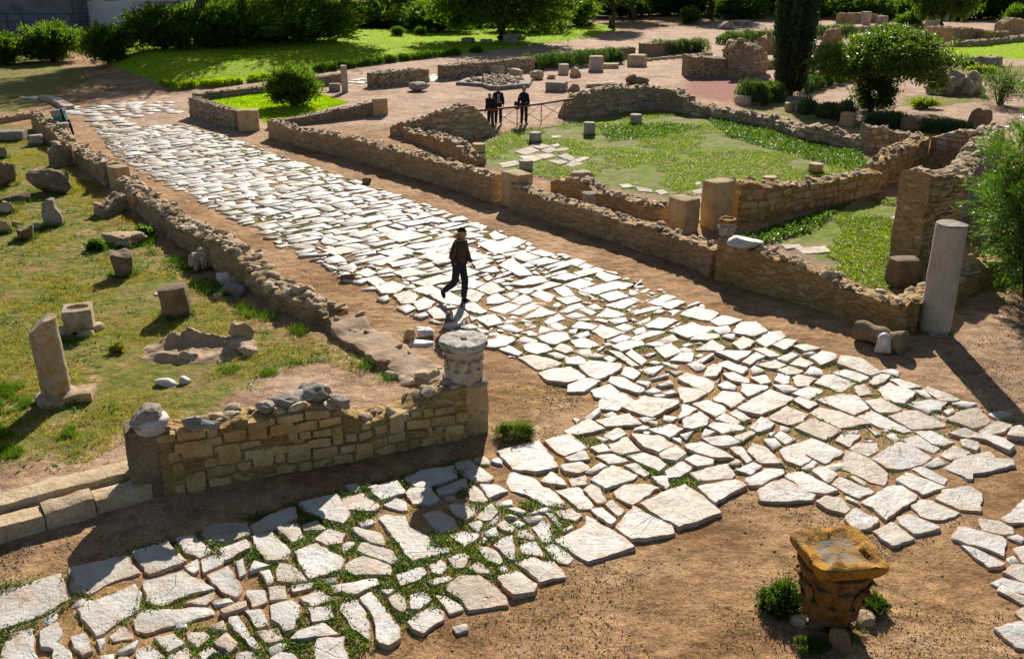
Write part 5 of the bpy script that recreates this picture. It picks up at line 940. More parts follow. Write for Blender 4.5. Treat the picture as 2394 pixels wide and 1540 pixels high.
def tree(name, label, loc, h, crown, trunk_r, nleaf, lsize, leaf, group=None, seed=1, k=60, aspect=2.0, fork=.35, nb=7, spread=.8, cat='tree', shell=.45, spr=.2, lean=(0, 0), zmin=None, droop=0):
    """crown: list of (dx, dy, dz, rx, ry, rz) ellipsoids relative to the foot"""
    loc = np.asarray(loc, float); T = thing(name, label, cat, loc, 0, group); tr, tips = branchy((0, 0, 0), h, trunk_r, nb, spread, seed, fork=fork, lean=lean); mb = MB()
    for V, F in tr: mb.add(V + loc, F)
    mb.build('trunk', MT['bark'], parent=T)
    tot = sum(c[3] * c[4] * c[5] for c in crown); mb = MB()
    for c in crown:
        n = int(nleaf * c[3] * c[4] * c[5] / tot); P = clumps(np.array(c[:3]), np.array(c[3:]), max(6, int(k * c[3] * c[4] * c[5] / tot)), n, spr, shell)
        if zmin is not None: P = P[P[:, 2] > zmin]
        dr = None
        if droop: dr = np.tile([0, 0, -droop], (len(P), 1)) + R.normal(size=(len(P), 3)) * .2
        V, F = leaves(P + loc, lsize, aspect, dr); mb.add(V, F)
    mb.build('crown', MT[leaf], parent=T, smooth=False); return T
def shrub_mesh(c, rad, n, size, k=40, aspect=3, up=True, spr=.16, stemn=14, mat='leaf', T=None):
    P = clumps(np.array(c) + [0, 0, rad[2] * .95], rad, k, n, spr, .35); P = P[P[:, 2] > .03]; d = P - np.array(c); d /= np.linalg.norm(d, axis=1, keepdims=True)
    q = R.normal(size=(k, 3)); q[:, 2] = np.abs(q[:, 2]) * 1.1; q /= np.linalg.norm(q, axis=1, keepdims=True); ii = R.integers(0, k, n // 4); tt = (.75 + .5 * R.random(n // 4)) * (.75 + .35 * R.random(k))[ii]; P2 = q[ii] * tt[:, None] * np.array(rad) + np.array(c) + [0, 0, rad[2] * .95] + R.normal(size=(n // 4, 3)) * size * .35
    P2 = P2[P2[:, 2] > .05]; P = np.vstack([P, P2]); d = np.vstack([d, (P2 - np.array(c)) / np.linalg.norm(P2 - np.array(c), axis=1, keepdims=True)])
    V, F = leaves(P, size, aspect, d * 1.2 if up else None); MB().add(V, F).build('foliage', MT[mat], parent=T, smooth=False)
    mb = MB()
    for i in range(stemn):
        a = R.random() * 2 * pi; e = np.array(c) + [cos(a) * rad[0] * .6 * R.random(), sin(a) * rad[1] * .6 * R.random(), rad[2] * (1.0 + .5 * R.random())]; s = np.array(c) + [cos(a) * .12, sin(a) * .12, -.05]; mb.add(*tube(np.array([s, (s + e) / 2 + R.normal(size=3) * .05, e]), [.03, .022, .008], 5))
    mb.build('stem', MT['bark'], parent=T)
def shrub(name, label, px, by, wpx, hpx, n, size, mat='leaf', cat='shrub', depth=1.0, group=None, k=50, aspect=3, z=None, spr=.16, up=True):
    g = GZ(px, by) if z is None else G(px, by, z); kx = np.hypot(g[1], CAM_H) / FPX; rx = wpx * kx / 2; h = max(.2, HT(px, by, by - hpx, 0) * .92); ry = rx * depth; g = g + [0, ry * .7, 0]
    T = thing(name, label, cat, g, 0, group); shrub_mesh(g, (rx * .85, ry * .85, h * .46), n, size, k, aspect, up, spr, mat=mat, T=T); return T
# oleander in the walled lawn
shrub('oleander_bush', 'round grey-green oleander bush growing in the walled lawn', 677, 256, 136, 112, 9000, .24, 'leaf', 'bush', .9, k=90, aspect=5)
# round glossy tree right of the cypress, with a shrubby foot
g = G(2046, 266); k = np.hypot(g[1], CAM_H) / FPX; h = HT(2046, 266, 62)
T = tree('round_tree', 'broad umbrella-shaped tree with glossy leaves and dense shoots round its foot', g + [0, .8, 0], h, [(.7 * 1.0, 0, h * .66, 134 * k, 2.8, h * .30), (-2.0, 0, h * .60, 60 * k, 1.8, h * .22), (3.0, .3, h * .5, 50 * k, 1.6, h * .26), (.9, .2, h * .78, 95 * k, 2.2, h * .18)], .16, 27000, .17, 'leafgloss', seed=3, k=230, fork=.3, nb=11, spread=1.1, aspect=2.2, shell=.55, spr=.13)
P = clumps(np.array([.15, -.1, h * .26]), np.array([50 * k, 1.1, h * .27]), 80, 7000, .16, .5); P = P[P[:, 2] > .05]; V, F = leaves(P + np.array(T.location), .15, 2.2); MB().add(V, F).build('basal_shoots', MT['leafdark'], parent=T, smooth=False)
# cypress
g = G(1852, 226); k = np.hypot(g[1], CAM_H) / FPX; T = thing('cypress', 'tall dark column-shaped cypress rising out of the picture', 'tree', g + [0, .6, 0]); L0 = np.array(T.location)
MB().add(*tube(np.array([L0 + [0, 0, -.2], L0 + [0, 0, 1.5], L0 + [0, 0, 8.5]]), [.22, .18, .03], 8)).build('trunk', MT['bark'], parent=T)
n = 34000; z = R.random(n) ** .8 * 9.6; prof = np.interp(z, [0, .3, .8, 3.5, 5.5, 7.5, 9.6], [.55, .75, .86, 1.12, 1.12, .8, .05]); a = R.random(n) * 2 * pi
rib = 1 + .10 * np.sin(a * 7 + z * .5) + .06 * np.sin(a * 15 - z * 1.3); rr = prof * rib * (.72 + .3 * R.random(n)); P = np.c_[np.cos(a) * rr, np.sin(a) * rr, z + .25]
V, F = leaves(P + L0, .2, 3.2, np.c_[np.cos(a) * .35, np.sin(a) * .35, np.ones(n)]); MB().add(V, F).build('crown', MT['cypress'], parent=T, smooth=False)
MB().add(*lathe([(.05, .2), (.42, .4), (.66, 2), (.85, 4), (.8, 6), (.4, 8.3), (.03, 9.2)], L0, 20, .05, 3)).build('inner_foliage', MT['cypress'], parent=T)
# feathery bush at the right edge
g = G(2420, 700); T = thing('feathery_bush', 'large bright green bush with long narrow leaves at the right edge', 'bush', g); c = np.array([*(g[:2]), 0])
mb = MB()
for i in range(26):
    a = R.random() * 2 * pi; e = c + [cos(a) * 1.5 * R.random(), sin(a) * 1.5 * R.random(), 2.2 + 2 * R.random()]; s = c + [cos(a) * .2, sin(a) * .2, -.1]; mb.add(*tube(np.array([s, (s * .5 + e * .5) + [0, 0, .4], e]), [.05, .035, .01], 5))
mb.build('stem', MT['bark'], parent=T)
kk = 420; u = R.normal(size=(kk, 3)); u /= np.linalg.norm(u, axis=1, keepdims=True); cc = c + [.42, .3, 2.5] + u * (.45 + .55 * R.random(kk)[:, None] ** .6) * [1.75, 1.7, 2.65]
m = 110; idx = np.repeat(np.arange(kk), m); t = R.random(len(idx)); out = u + [0, 0, .35]; out /= np.linalg.norm(out, axis=1, keepdims=True)
P = cc[idx] + out[idx] * (t * .75 - .3)[:, None] + R.normal(size=(len(idx), 3)) * .06 - np.c_[np.zeros((len(idx), 2)), .25 * t ** 2]
P = P[P[:, 2] > .05]; idx = idx[:0]
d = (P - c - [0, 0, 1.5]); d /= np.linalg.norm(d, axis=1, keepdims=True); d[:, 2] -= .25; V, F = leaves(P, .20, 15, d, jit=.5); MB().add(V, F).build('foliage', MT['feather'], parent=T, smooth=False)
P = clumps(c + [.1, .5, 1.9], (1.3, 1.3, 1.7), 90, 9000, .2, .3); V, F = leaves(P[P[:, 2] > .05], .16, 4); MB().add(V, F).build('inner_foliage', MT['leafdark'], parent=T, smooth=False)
# wispy grey bush behind it
shrub('wispy_bush', 'wispy grey-green bush on the far right beyond the rock mound', 2355, 250, 120, 110, 2600, .2, 'rosemary', 'bush', .8, k=60, aspect=7, spr=.2)
shrub('small_palm', 'small fan palm in front of the low grey wall', 2262, 160, 44, 22, 260, .6, 'weed', 'palm', .8, k=12, aspect=7)
shrub('yellow_weed_clump', 'yellow-flowering weed clump on bare ground right of the round tree', 2168, 256, 70, 26, 900, .2, 'court', 'weed clump', .7); shrub('yellow_weed_clump', 'pale weed clump below the low grey wall on the right', 2300, 172, 90, 18, 900, .22, 'court', 'weed clump', .5)
stone('round_stone', 'dark rounded stone slab standing behind the feathery bush', 2292, 310, 46, 50, 'dark', 'stone', 'rock', 55, .4)
# hedges
def hedge(name, label, pts, wd, h, n, mat='rosemary', size=.22, cat='hedge', spiky=True):
    X = np.array([GZ(*p) for p in pts]); d = np.hypot(*np.diff(X[:, :2], axis=0).T); S = np.r_[0, np.cumsum(d)]; q = R.random(n) * S[-1]; kc = max(8, int(S[-1] / .35)); cs = R.random(kc) * S[-1]; ch = .75 + .4 * R.random(kc); ci = np.abs(q[:, None] - cs[None]).argmin(1) if n * kc < 4e6 else R.integers(0, kc, n); q = cs[ci] + R.normal(size=n) * .16; q = np.clip(q, 0, S[-1])
    P = np.stack([np.interp(q, S, X[:, i]) for i in range(3)], 1); tdir = (X[-1] - X[0]); tdir /= np.linalg.norm(tdir); nn = np.array([-tdir[1], tdir[0], 0]); nn = nn if nn[1] > 0 else -nn; v = R.random(n); P += nn * (v * wd)[:, None]; zz = R.random(n) ** .7; P[:, 2] += zz * h * ch[ci] * (1 - .5 * (2 * v - 1) ** 4)
    c = X.mean(0); o = MB().add(*leaves(P, size, 5, np.tile([0, 0, 1.3], (n, 1)) if spiky else None)).build(name, MT[mat], loc=c, smooth=False); return tag(o, label, cat)
hedge('rosemary_hedge', 'long spiky rosemary hedge with stone blocks in front', [(1247,166),(1330,160),(1400,154),(1488,146)], 1.6, 1.05, 9000)
hedge('rosemary_hedge', 'dense rounded rosemary hedge right of the end block by the path', [(1528,132),(1600,127),(1662,122)], 1.8, 1.1, 6000)
hedge('rosemary_hedge', 'clump of rosemary left of the cypress foot', [(1772,248),(1800,247),(1842,240)], 1.8, 1.15, 6000)
hedge('rosemary_hedge', 'rosemary hedge running back right from the cypress foot', [(1890,221),(1930,207),(1975,195),(2010,186)], 1.0, .95, 6000)
hedge('rosemary_hedge', 'low dark hedge between the small brown drum and its neighbour', [(1862,266),(1900,274),(1966,286)], 1.0, .8, 4500); hedge('rosemary_hedge', 'short low hedge between the two brown drums', [(2004,291),(2060,298),(2108,304)], .9, .6, 3000); hedge('rosemary_hedge', 'ragged low hedge right of the dark reddish drum', [(2148,310),(2200,312),(2275,314)], .9, .5, 3000)
hedge('rosemary_hedge', 'far dark hedge left of the cypress behind the ruins', [(1705,106),(1740,102),(1830,95)], 1.8, 1.0, 3500, size=.3); hedge('rosemary_hedge', 'far dark hedge right of the cypress', [(1915,92),(1960,90),(2005,86)], 1.8, 1.1, 3000, size=.3)
hedge('grass_border', 'spiky grass border edging the near corner of the lawn', [(372,206),(420,212),(500,206),(560,198),(640,186)], .7, .45, 5000, 'lawn', .26, 'border planting'); hedge('grass_border', 'dark spiky grass border along the right part of the lawn edge', [(740,172),(850,156),(980,140),(1130,124)], .8, .5, 6000, 'weed', .28, 'border planting')
# tussock by the near pillar and weeds at the orange capital
def tussock(label, px, by, wpx, hpx, n, mat='court', size=.12, name='grass_tussock', aspect=7):
    g = G(px, by); k = np.hypot(g[1], CAM_H) / FPX; rx = wpx * k / 2; h = hpx * k * .8; c = g + [0, rx * .6, 0]; P = clumps(c + [0, 0, h * .25], (rx, rx * .8, h * .75), 40, n, .16, .4); P = P[P[:, 2] > 0]; d = P - c + [0, 0, h * .5]; d /= np.linalg.norm(d, axis=1, keepdims=True); V, F = leaves(P, size, aspect, d); return tag(MB().add(V, F).build(name, MT[mat], loc=c, smooth=False), label, 'grass tussock')
tussock('round bright green grass tussock on bare earth right of the near pillar', 1208, 1034, 92, 52, 8000, 'tuss', .055)
tussock('dark bushy weed left of the orange lichened capital', 1832, 1440, 116, 84, 8000, 'leafdark', .06, aspect=5); tussock('low weed right of the orange lichened capital', 2050, 1440, 76, 40, 3500, 'leafdark', .055, aspect=5); tussock('dark weed in front of the orange lichened capital', 1990, 1500, 100, 26, 2200, 'leafdark', .05); tussock('dark weed below the orange capital beside the column stump', 1900, 1530, 84, 30, 2400, 'leafdark', .05)
tussock('leafy green plant beside the flat-topped slab block', 336, 560, 42, 30, 700, 'weed', .16, 'leafy_plant', 2); tussock('dark leafy plant at the left end of the flat-topped slab block', 222, 585, 44, 26, 700, 'weed', .14, 'leafy_plant', 2); tussock('small dry grass tuft on the left yard above the flat-topped slab block', 264, 566, 34, 20, 500, 'grass', .16); tussock('orange-brown dry grass tuft near the rock-rimmed pit', 268, 905 - 80, 40, 22, 600, 'grass', .14)

# background trees: one of each kind built with its parts, then copied
def far(label, px, by, h, proto, grp='trees and shrubs closing the far side', sx=1.0, rz=None, kh=None):
    g = GZ(px, by); s = h / proto['h']; return dup(proto['o'], g, R.random() * 6 if rz is None else rz, (s * sx, s * sx, s), label, grp)
H0 = (-260, 330, 0)
prA = dict(o=tree('broad_tree', 'x', G(1172,100) + [0, .5, 0], 9.5, [(0, 0, 5.0, 6.6, 5.5, 3.6), (-3.5, -1, 3.4, 3.6, 3, 2.2), (3.6, -1, 3.2, 3.4, 3.0, 2.4), (0, -1.5, 3.4, 4.5, 3, 1.6)], .42, 26000, .36, 'leaf', seed=5, k=240, fork=.18, nb=12, spread=1.0, aspect=1.9, spr=.12), h=9.5)
prA['o']['label'] = 'broad leafy tree with low wide crown above stone blocks'
prB = dict(o=tree('weeping_tree', 'x', GZ(474,106), 10, [(0, 0, 7.2, 5.2, 4.5, 3.2), (-2.6, 0, 5.6, 2.8, 2.6, 2.4), (2.8, .5, 5.4, 2.8, 2.6, 2.6)], .34, 17000, .42, 'leaf', seed=8, k=170, fork=.4, nb=8, spread=.8, aspect=4.5, spr=.16, droop=1.0, lean=(.5, 0)), h=10)
prB['o']['label'] = 'weeping pepper tree with a pale forked trunk behind the lawn'
prB['o'].scale = (1.3, 1.3, 1.3)
prC = dict(o=shrub('far_shrub', 'x', 105, 148, 150, 100, 9000, .34, 'leaf', 'shrub', .9, k=110, aspect=4), h=3.6)
prC['o']['label'] = 'large feathery green shrub below the grey building at top left'
prD = dict(o=tree('dark_tree', 'x', GZ(1655,44), 11, [(0, 0, 7.5, 4.6, 4.6, 4.0), (1.5, 0, 5.6, 3.2, 3.2, 2.6), (-2, .5, 6, 3.0, 3.0, 2.4)], .45, 15000, .45, 'leafdark', seed=12, k=130, fork=.42, nb=8, spread=.75, aspect=1.9, spr=.15), h=11); prD['o']['label'] = 'dark tree with a reddish trunk on the sandy path at the far centre'
for i, (lb, px, by, h, pr, sx) in enumerate([('dark leaning tree left of the broad leafy tree', 806, 86, 12.5, prB, 1.0), ('far weeping tree behind the broad leafy tree', 960, 52, 12, prB, 1.3),
    ('bushy shrub right of the feathery one at top left', 255, 148, 3.5, prC, .85), ('low shrub cut by the left edge at top left', 10, 150, 2.8, prC, 1.2), ('dark shrub under the weeping pepper tree', 385, 116, 4.0, prC, 1.2), ('round shrub right of the weeping pepper trunk', 545, 108, 4.2, prC, 1.5), ('tall shrub behind the lawn centre', 640, 100, 4.4, prC, 1.5), ('shrub at the lawn back left of the leaning tree', 730, 94, 4.4, prC, 1.5), ('small pale shrub at the lawn back by the broad tree', 930, 84, 1.1, prC, 1.0), ('second small shrub at the lawn back by the broad tree', 985, 82, 1.0, prC, 1.0), ('thick shrub in the hedge mass behind the weeping tree', 455, 92, 4.0, prC, 1.2), ('thick shrub in the hedge mass behind the lawn', 860, 74, 4.0, prC, 1.6),
    ('dark slim tree right of the broad leafy tree', 1430, 66, 9, prD, .8), ('far dark tree above the grey bench', 1480, 46, 10, prD, .9), ('far dark tree behind the sandy path', 1560, 36, 9, prD, 1.1), ('far dark tree behind the pale bench', 1760, 34, 10, prD, 1.1), ('far dark tree left of the cypress top', 1840, 30, 10, prD, 1.1), ('far dark tree right of the cypress top', 1960, 30, 10, prD, 1.2), ('far dark tree above the brown wall', 2060, 30, 9, prD, 1.2), ('leafy tree above the distant ruined rooms', 2200, 66, 8, prA, .7), ('leafy tree behind the tall square stump', 2330, 46, 8, prA, .8), ('round dark shrub at the top right edge', 2392, 66, 3.4, prC, 1.1), ('small round bush above the reddish far wall', 2120, 66, 2.0, prC, 1.2), ('dark bush left of the far sandy path', 1612, 56, 2.6, prC, .8),
    ('far leafy tree behind the weeping tree trunks', 1080, 40, 10, prA, 1.0), ('far leafy tree at the top centre', 1330, 34, 9, prA, 1.0)]):
    far(lb, px, by, h, pr, sx=sx)
# second row, standing well behind: fills the view under the crowns
k = 0
for px in range(-60, 2460, 88):
    by = 20 - 14 * R.random() + (22 if px < 1000 and px > 300 else 0); kind = [prC, prD, prA][k % 3]
    if px < 330: kind = None
    if kind: far('tree %s in the dense background wood' % ('with dark crown' if kind is prD else 'of shrubby shape' if kind is prC else 'with broad crown' if kind is prA else 'with hanging foliage'), px, by, (7 if kind is prC else 10) * (.85 + .3 * R.random()), kind, 'trees of the dense background wood', 1.35 if kind is prC else 1.1)
    k += 1
for px in range(400, 2460, 70): far('shrub in the undergrowth below the background wood', px, 34 + 12 * R.random() if px > 1340 else 62 + 14 * R.random(), 3.2 + 1.6 * R.random(), prC, 'undergrowth shrubs of the background wood', 1.5)

# ---------------------------------------------------------------- grass and weeds, nobody could count them
def mask_keep(P, sc, thr, seed): return P[fbm(P * [1, 1, 0], sc, seed, 3) > thr]
yard = sample_poly(REG['grass'][0], 70000); yard = yard[(np.hypot(yard[:, 0], yard[:, 1]) < 48)]; d_ = np.hypot(yard[:, 0], yard[:, 1]); yard = mask_keep(yard, .8, -.12, 3)
V, F = blades(yard, .065, .008, 1.1, 4); mb = MB().add(V, F); tag(mb.build('grass', MT['grass'], smooth=False), 'thin dry green grass covering the left yard', kind='stuff')
wc = np.repeat(mask_keep(sample_poly(REG['grass'][0], 1500), .7, -.1, 14), 14, 0); wc = wc + np.c_[R.normal(size=(len(wc), 2)) * .09, .01 + .05 * R.random(len(wc))]; wc = wc[np.hypot(wc[:, 0], wc[:, 1]) < 45]; tag(MB().add(*leaves(wc, .055, 1.8, None, .8)).build('yard_weeds', MT['weed'], smooth=False), 'small leafy green weeds dotted through the left yard', kind='stuff')
# taller green strip along the foot of the crumbling wall
st = [(300,520),(400,585),(480,650),(560,705),(650,745),(760,790),(860,840),(930,890),(900,905),(820,850),(700,800),(560,740),(440,660),(330,570)]
P = mask_keep(sample_poly(GP(st), 8000), .9, .0, 12); V, F = blades(P, .15, .010, .9, 5); tag(MB().add(V, F).build('tall_grass', MT['weed'], smooth=False), 'taller green grass along the foot of the crumbling wall', kind='stuff')
P = mask_keep(sample_poly(GP([(-100,900),(180,900),(230,960),(160,1040),(-100,1120)]), 5000), .9, -.1, 5); V, F = blades(P, .085, .009, 1.0, 6); P2 = mask_keep(sample_poly(GP([(500,860),(900,830),(930,890),(800,880),(600,910)]), 2500), 1.1, .1, 6); mb = MB().add(V, F); mb.add(*blades(P2, .07, .009, 1.0, 5)); tag(mb.build('green_grass', MT['weed'], smooth=False), 'greener grass patches in the front of the left yard', kind='stuff')
def off_slabs(P):
    for o in bpy.data.objects:
        if o.name.startswith('floor_slab'):
            v = np.array([q.co[:2] for q in o.data.vertices]) + np.array(o.location[:2]); c = v.mean(0); r = np.hypot(*(v - c).T).max() * .8; P = P[np.hypot(P[:, 0] - c[0], P[:, 1] - c[1]) > r]
    return P
for nm, poly, n, thr, lb in (('court_weeds', REG['court'][0], 95000, -.12, 'low yellow-green weeds growing in the ruined court'), ('room_weeds', REG['court'][1], 32000, -.12, 'low green weeds in the near room behind the street wall')):
    P = mask_keep(sample_poly(poly, n), .45, thr, 9); P = off_slabs(P); P[:, 2] += .02 + .06 * R.random(len(P)); V, F = leaves(P, .055, 1.8, None, 1.0); tag(MB().add(V, F).build(nm, MT['court'], smooth=False), lb, kind='stuff')
P = sample_poly(GP([(1640,268),(1770,300),(2015,360),(2035,410),(1900,375),(1700,320)]), 7000); P = np.vstack([P, sample_poly(GP([(1400,300),(1560,290),(1640,300),(1560,320),(1420,330)]), 2500), sample_poly(GP([(1720,560),(1880,510),(1990,478),(1900,540),(1760,580)]), 4000)]); P = off_slabs(P); P[:, 2] += .03 + .10 * R.random(len(P)); tag(MB().add(*leaves(P, .10, 1.8, None, .8)).build('leafy_weeds', MT['weed'], smooth=False), 'denser dark green weeds along the shaded foot of the court walls', kind='stuff')
for poly, n in ((LAWN_P, 40000), (REG['lawn'][1], 16000), (REG['lawn'][2], 9000)):
    P = sample_poly(poly, n); V, F = blades(P, .07, .06, 1.2, 1); tag(MB().add(V, F).build('lawn_grass', MT['lawn'], smooth=False), 'short bright green lawn grass', kind='stuff')
# weeds in the joints of the paving
def joints(poly, n, thr, sc=.55, seed=21):
    P = sample_poly(poly, n); oc = OCC[occ_idx(P)]; P = P[~oc]; return mask_keep(P, sc, thr, seed)
J = np.vstack([joints(side_poly, 15000, -.4, .7), joints(street_poly, 26000, -.02, .6, 22)]); m = 9
Q = np.repeat(J, m, 0) + np.c_[R.normal(size=(len(J) * m, 2)) * .045, .01 + .05 * R.random(len(J) * m)]
tag(MB().add(*leaves(Q, .030, 1.7, None, .8)).build('paving_weeds', MT['weed'], smooth=False), 'green weeds sprouting between the paving slabs', kind='stuff')
V, F = blades(joints(side_poly, 5000, -.2, .9, 23), .06, .008, .8, 3); mb = MB().add(V, F); mb.add(*blades(joints(street_poly, 12000, -.2, .8, 24), .06, .009, .8, 3)); tag(mb.build('paving_grass', MT['grass'], smooth=False), 'dry grass blades between the paving slabs', kind='stuff')
# crumbs and pebbles on the bare earth
gp = [GP([(1180,1400),(1500,1200),(1760,1130),(1960,1190),(2240,1200),(2394,1300),(2394,1640),(700,1640),(900,1520)]), GP([(1150,900),(1300,900),(1430,950),(1280,1030),(1160,1080)]), GP([(2200,820),(2400,720),(2500,1000),(2330,1010)]), GP([(420,470),(600,560),(820,700),(1010,790),(1000,870),(700,690),(480,560)]), GP([(0,1280),(350,1190),(480,1190),(200,1330),(0,1380)])]
mb = MB()
for poly, n in zip(gp, (700, 160, 220, 260, 160)):
    for p in sample_poly(poly, n):
        s = .008 + .022 * R.random() ** 4; Vr, Fr = ICO[1]; mb.add(Vr * [s, s * .8, s * .6] @ rotz(R.random() * 6).T + p, Fr)
tag(mb.build('pebbles', MT['clod'], smooth=True), 'small pebbles and crumbs strewn on the bare earth', kind='stuff')
P = mask_keep(np.vstack([sample_poly(p, n) for p, n in zip(gp, (2600, 900, 900, 900, 500))]), .8, .12, 31); V, F = blades(P, .04, .005, 1.2, 3); tag(MB().add(V, F).build('sparse_grass', MT['grass'], smooth=False), 'sparse dry grass on the bare earth', kind='stuff')

# grass growing up against the foot of stones, and brown litter on the bare earth
Bp = []
for o in list(bpy.data.objects):
    nm = o.name.split('.')[0]
    if o.parent is None and nm in ('stone_block', 'yard_stone', 'stone_stele', 'broken_capital', 'column_stub', 'leaning_column', 'stone_trough', 'rubble_heap', 'field_stone', 'dark_block', 'rock_mound', 'tall_column') and np.hypot(*o.location[:2]) < 48:
        rad = .3 if o.type == 'EMPTY' else max(.12, float(np.ptp([v.co[0] for v in o.data.vertices])) * .5)
        n = int(110 + 160 * rad); a = R.random(n) * 2 * pi; q = rad * (.9 + .35 * R.random(n) ** 2); Bp.append(np.c_[o.location[0] + np.cos(a) * q, o.location[1] + np.sin(a) * q, np.zeros(n)])
V, F = blades(np.vstack(Bp), .10, .011, .9, 3); tag(MB().add(V, F).build('foot_grass', MT['weed'], smooth=False), 'grass tufts growing round the feet of the stones', kind='stuff')
P = mask_keep(np.vstack([sample_poly(p, n) for p, n in zip(gp, (9000, 1800, 2500, 3000, 1500))]), 1.1, .12, 41); P[:, 2] += .006; tag(MB().add(*leaves(P, .030, 2.4, None, 1.2)).build('leaf_litter', MT['litter'], smooth=False), 'brown leaf litter and twigs strewn on the bare earth', kind='stuff')
# ---------------------------------------------------------------- people
def skin(nodes, edges, root, sub=2):
    names = list(nodes); idx = {n: i for i, n in enumerate(names)}; me = bpy.data.meshes.new('t'); me.from_pydata([nodes[n][:3] for n in names], [(idx[a], idx[b]) for a, b in edges], [])
    o = bpy.data.objects.new('t', me); COL.objects.link(o); o.modifiers.new('s', 'SKIN')
    for i, n in enumerate(names):
        r = nodes[n][3:]; sv = me.skin_vertices[0].data[i]; sv.radius = (r[0], r[-1]); sv.use_root = (n == root)
    ss_ = o.modifiers.new('u', 'SUBSURF'); ss_.levels = sub; ss_.render_levels = sub
    dg = bpy.context.evaluated_depsgraph_get(); ev = o.evaluated_get(dg); m2 = ev.to_mesh(); V = np.array([v.co[:] for v in m2.vertices]); F = [list(p.vertices) for p in m2.polygons]; ev.to_mesh_clear()
    bpy.data.objects.remove(o); bpy.data.meshes.remove(me); return V, F
def chain(N, E, names):
    E += [(a, b) for a, b in zip(names, names[1:])]
def hand(c, d, side, s=1.0):
    """palm, four fingers of unequal length and a thumb, slightly curled"""
    c = np.array(c, float); d = np.array(d, float); d /= np.linalg.norm(d); x = np.cross(d, [0, 1, 0]); x = x / (np.linalg.norm(x) + 1e-9) * side; nrm = np.cross(d, x); out = []
    N = {'w': (*c, .024, .017), 'p': (*(c + d * .05 * s), .036, .016), 'k': (*(c + d * .085 * s), .038, .015)}; out.append(skin(N, [('w', 'p'), ('p', 'k')], 'w', 1))
    for i, L in enumerate((.062, .075, .07, .055)):
        b = c + d * .085 * s + x * (.024 - .016 * i) * s; e1 = b + d * L * .5 * s; e2 = e1 + (d * .8 + nrm * .6) * L * .5 * s; out.append(skin({'a': (*(b - d * .02), .009), 'b': (*e1, .0085), 'c': (*e2, .007)}, [('a', 'b'), ('b', 'c')], 'a', 1))
    b = c + d * .03 * s + x * .03 * s; out.append(skin({'a': (*b, .011), 'b': (*(b + (d * .6 + x * .6) * .04 * s), .0095), 'c': (*(b + (d * .9 + x * .3) * .07 * s), .008)}, [('a', 'b'), ('b', 'c')], 'a', 1)); return out
def head(c, s=1.0, yaw=0):
    """egg-shaped head facing +x with brow, nose, lips, chin and ears"""
    V, F = ICO[4]; V = V.copy(); x, y, z = V[:, 0].copy(), V[:, 1].copy(), V[:, 2].copy()
    V[:, 0] = x * .098; V[:, 1] = y * .076; V[:, 2] = z * .118; low = np.clip(-z, 0, 1); V[:, 1] *= 1 - .32 * low ** 1.5; V[:, 0] -= .012 * low * (x < 0); V[:, 0] += .006 * low * (x > 0)
    f = (x > .2)
    def bump(cy, cz, r, a): V[:, 0] += f * a * np.exp(-(((y - cy) / r[0]) ** 2 + ((z - cz) / r[1]) ** 2))
    bump(0, -.12, (.16, .22), .022); bump(0, -.24, (.14, .09), .014); bump(.36, .06, (.16, .10), -.012); bump(-.36, .06, (.16, .10), -.012); bump(0, .24, (.5, .10), .006); bump(0, -.52, (.26, .05), .007); bump(0, -.62, (.26, .05), .006); bump(0, -.57, (.3, .02), -.006); bump(0, -.86, (.3, .16), .012)
    out = [(V * s @ rotz(yaw).T + c, F)]
    for sd in (-1, 1):
        E_, Fe = ICO[2]; E_ = E_ * [.022, .009, .034] * s + np.array([-.004, sd * .075, -.005]) * s; out.append((E_ @ rotz(yaw).T + c, Fe))
    return out
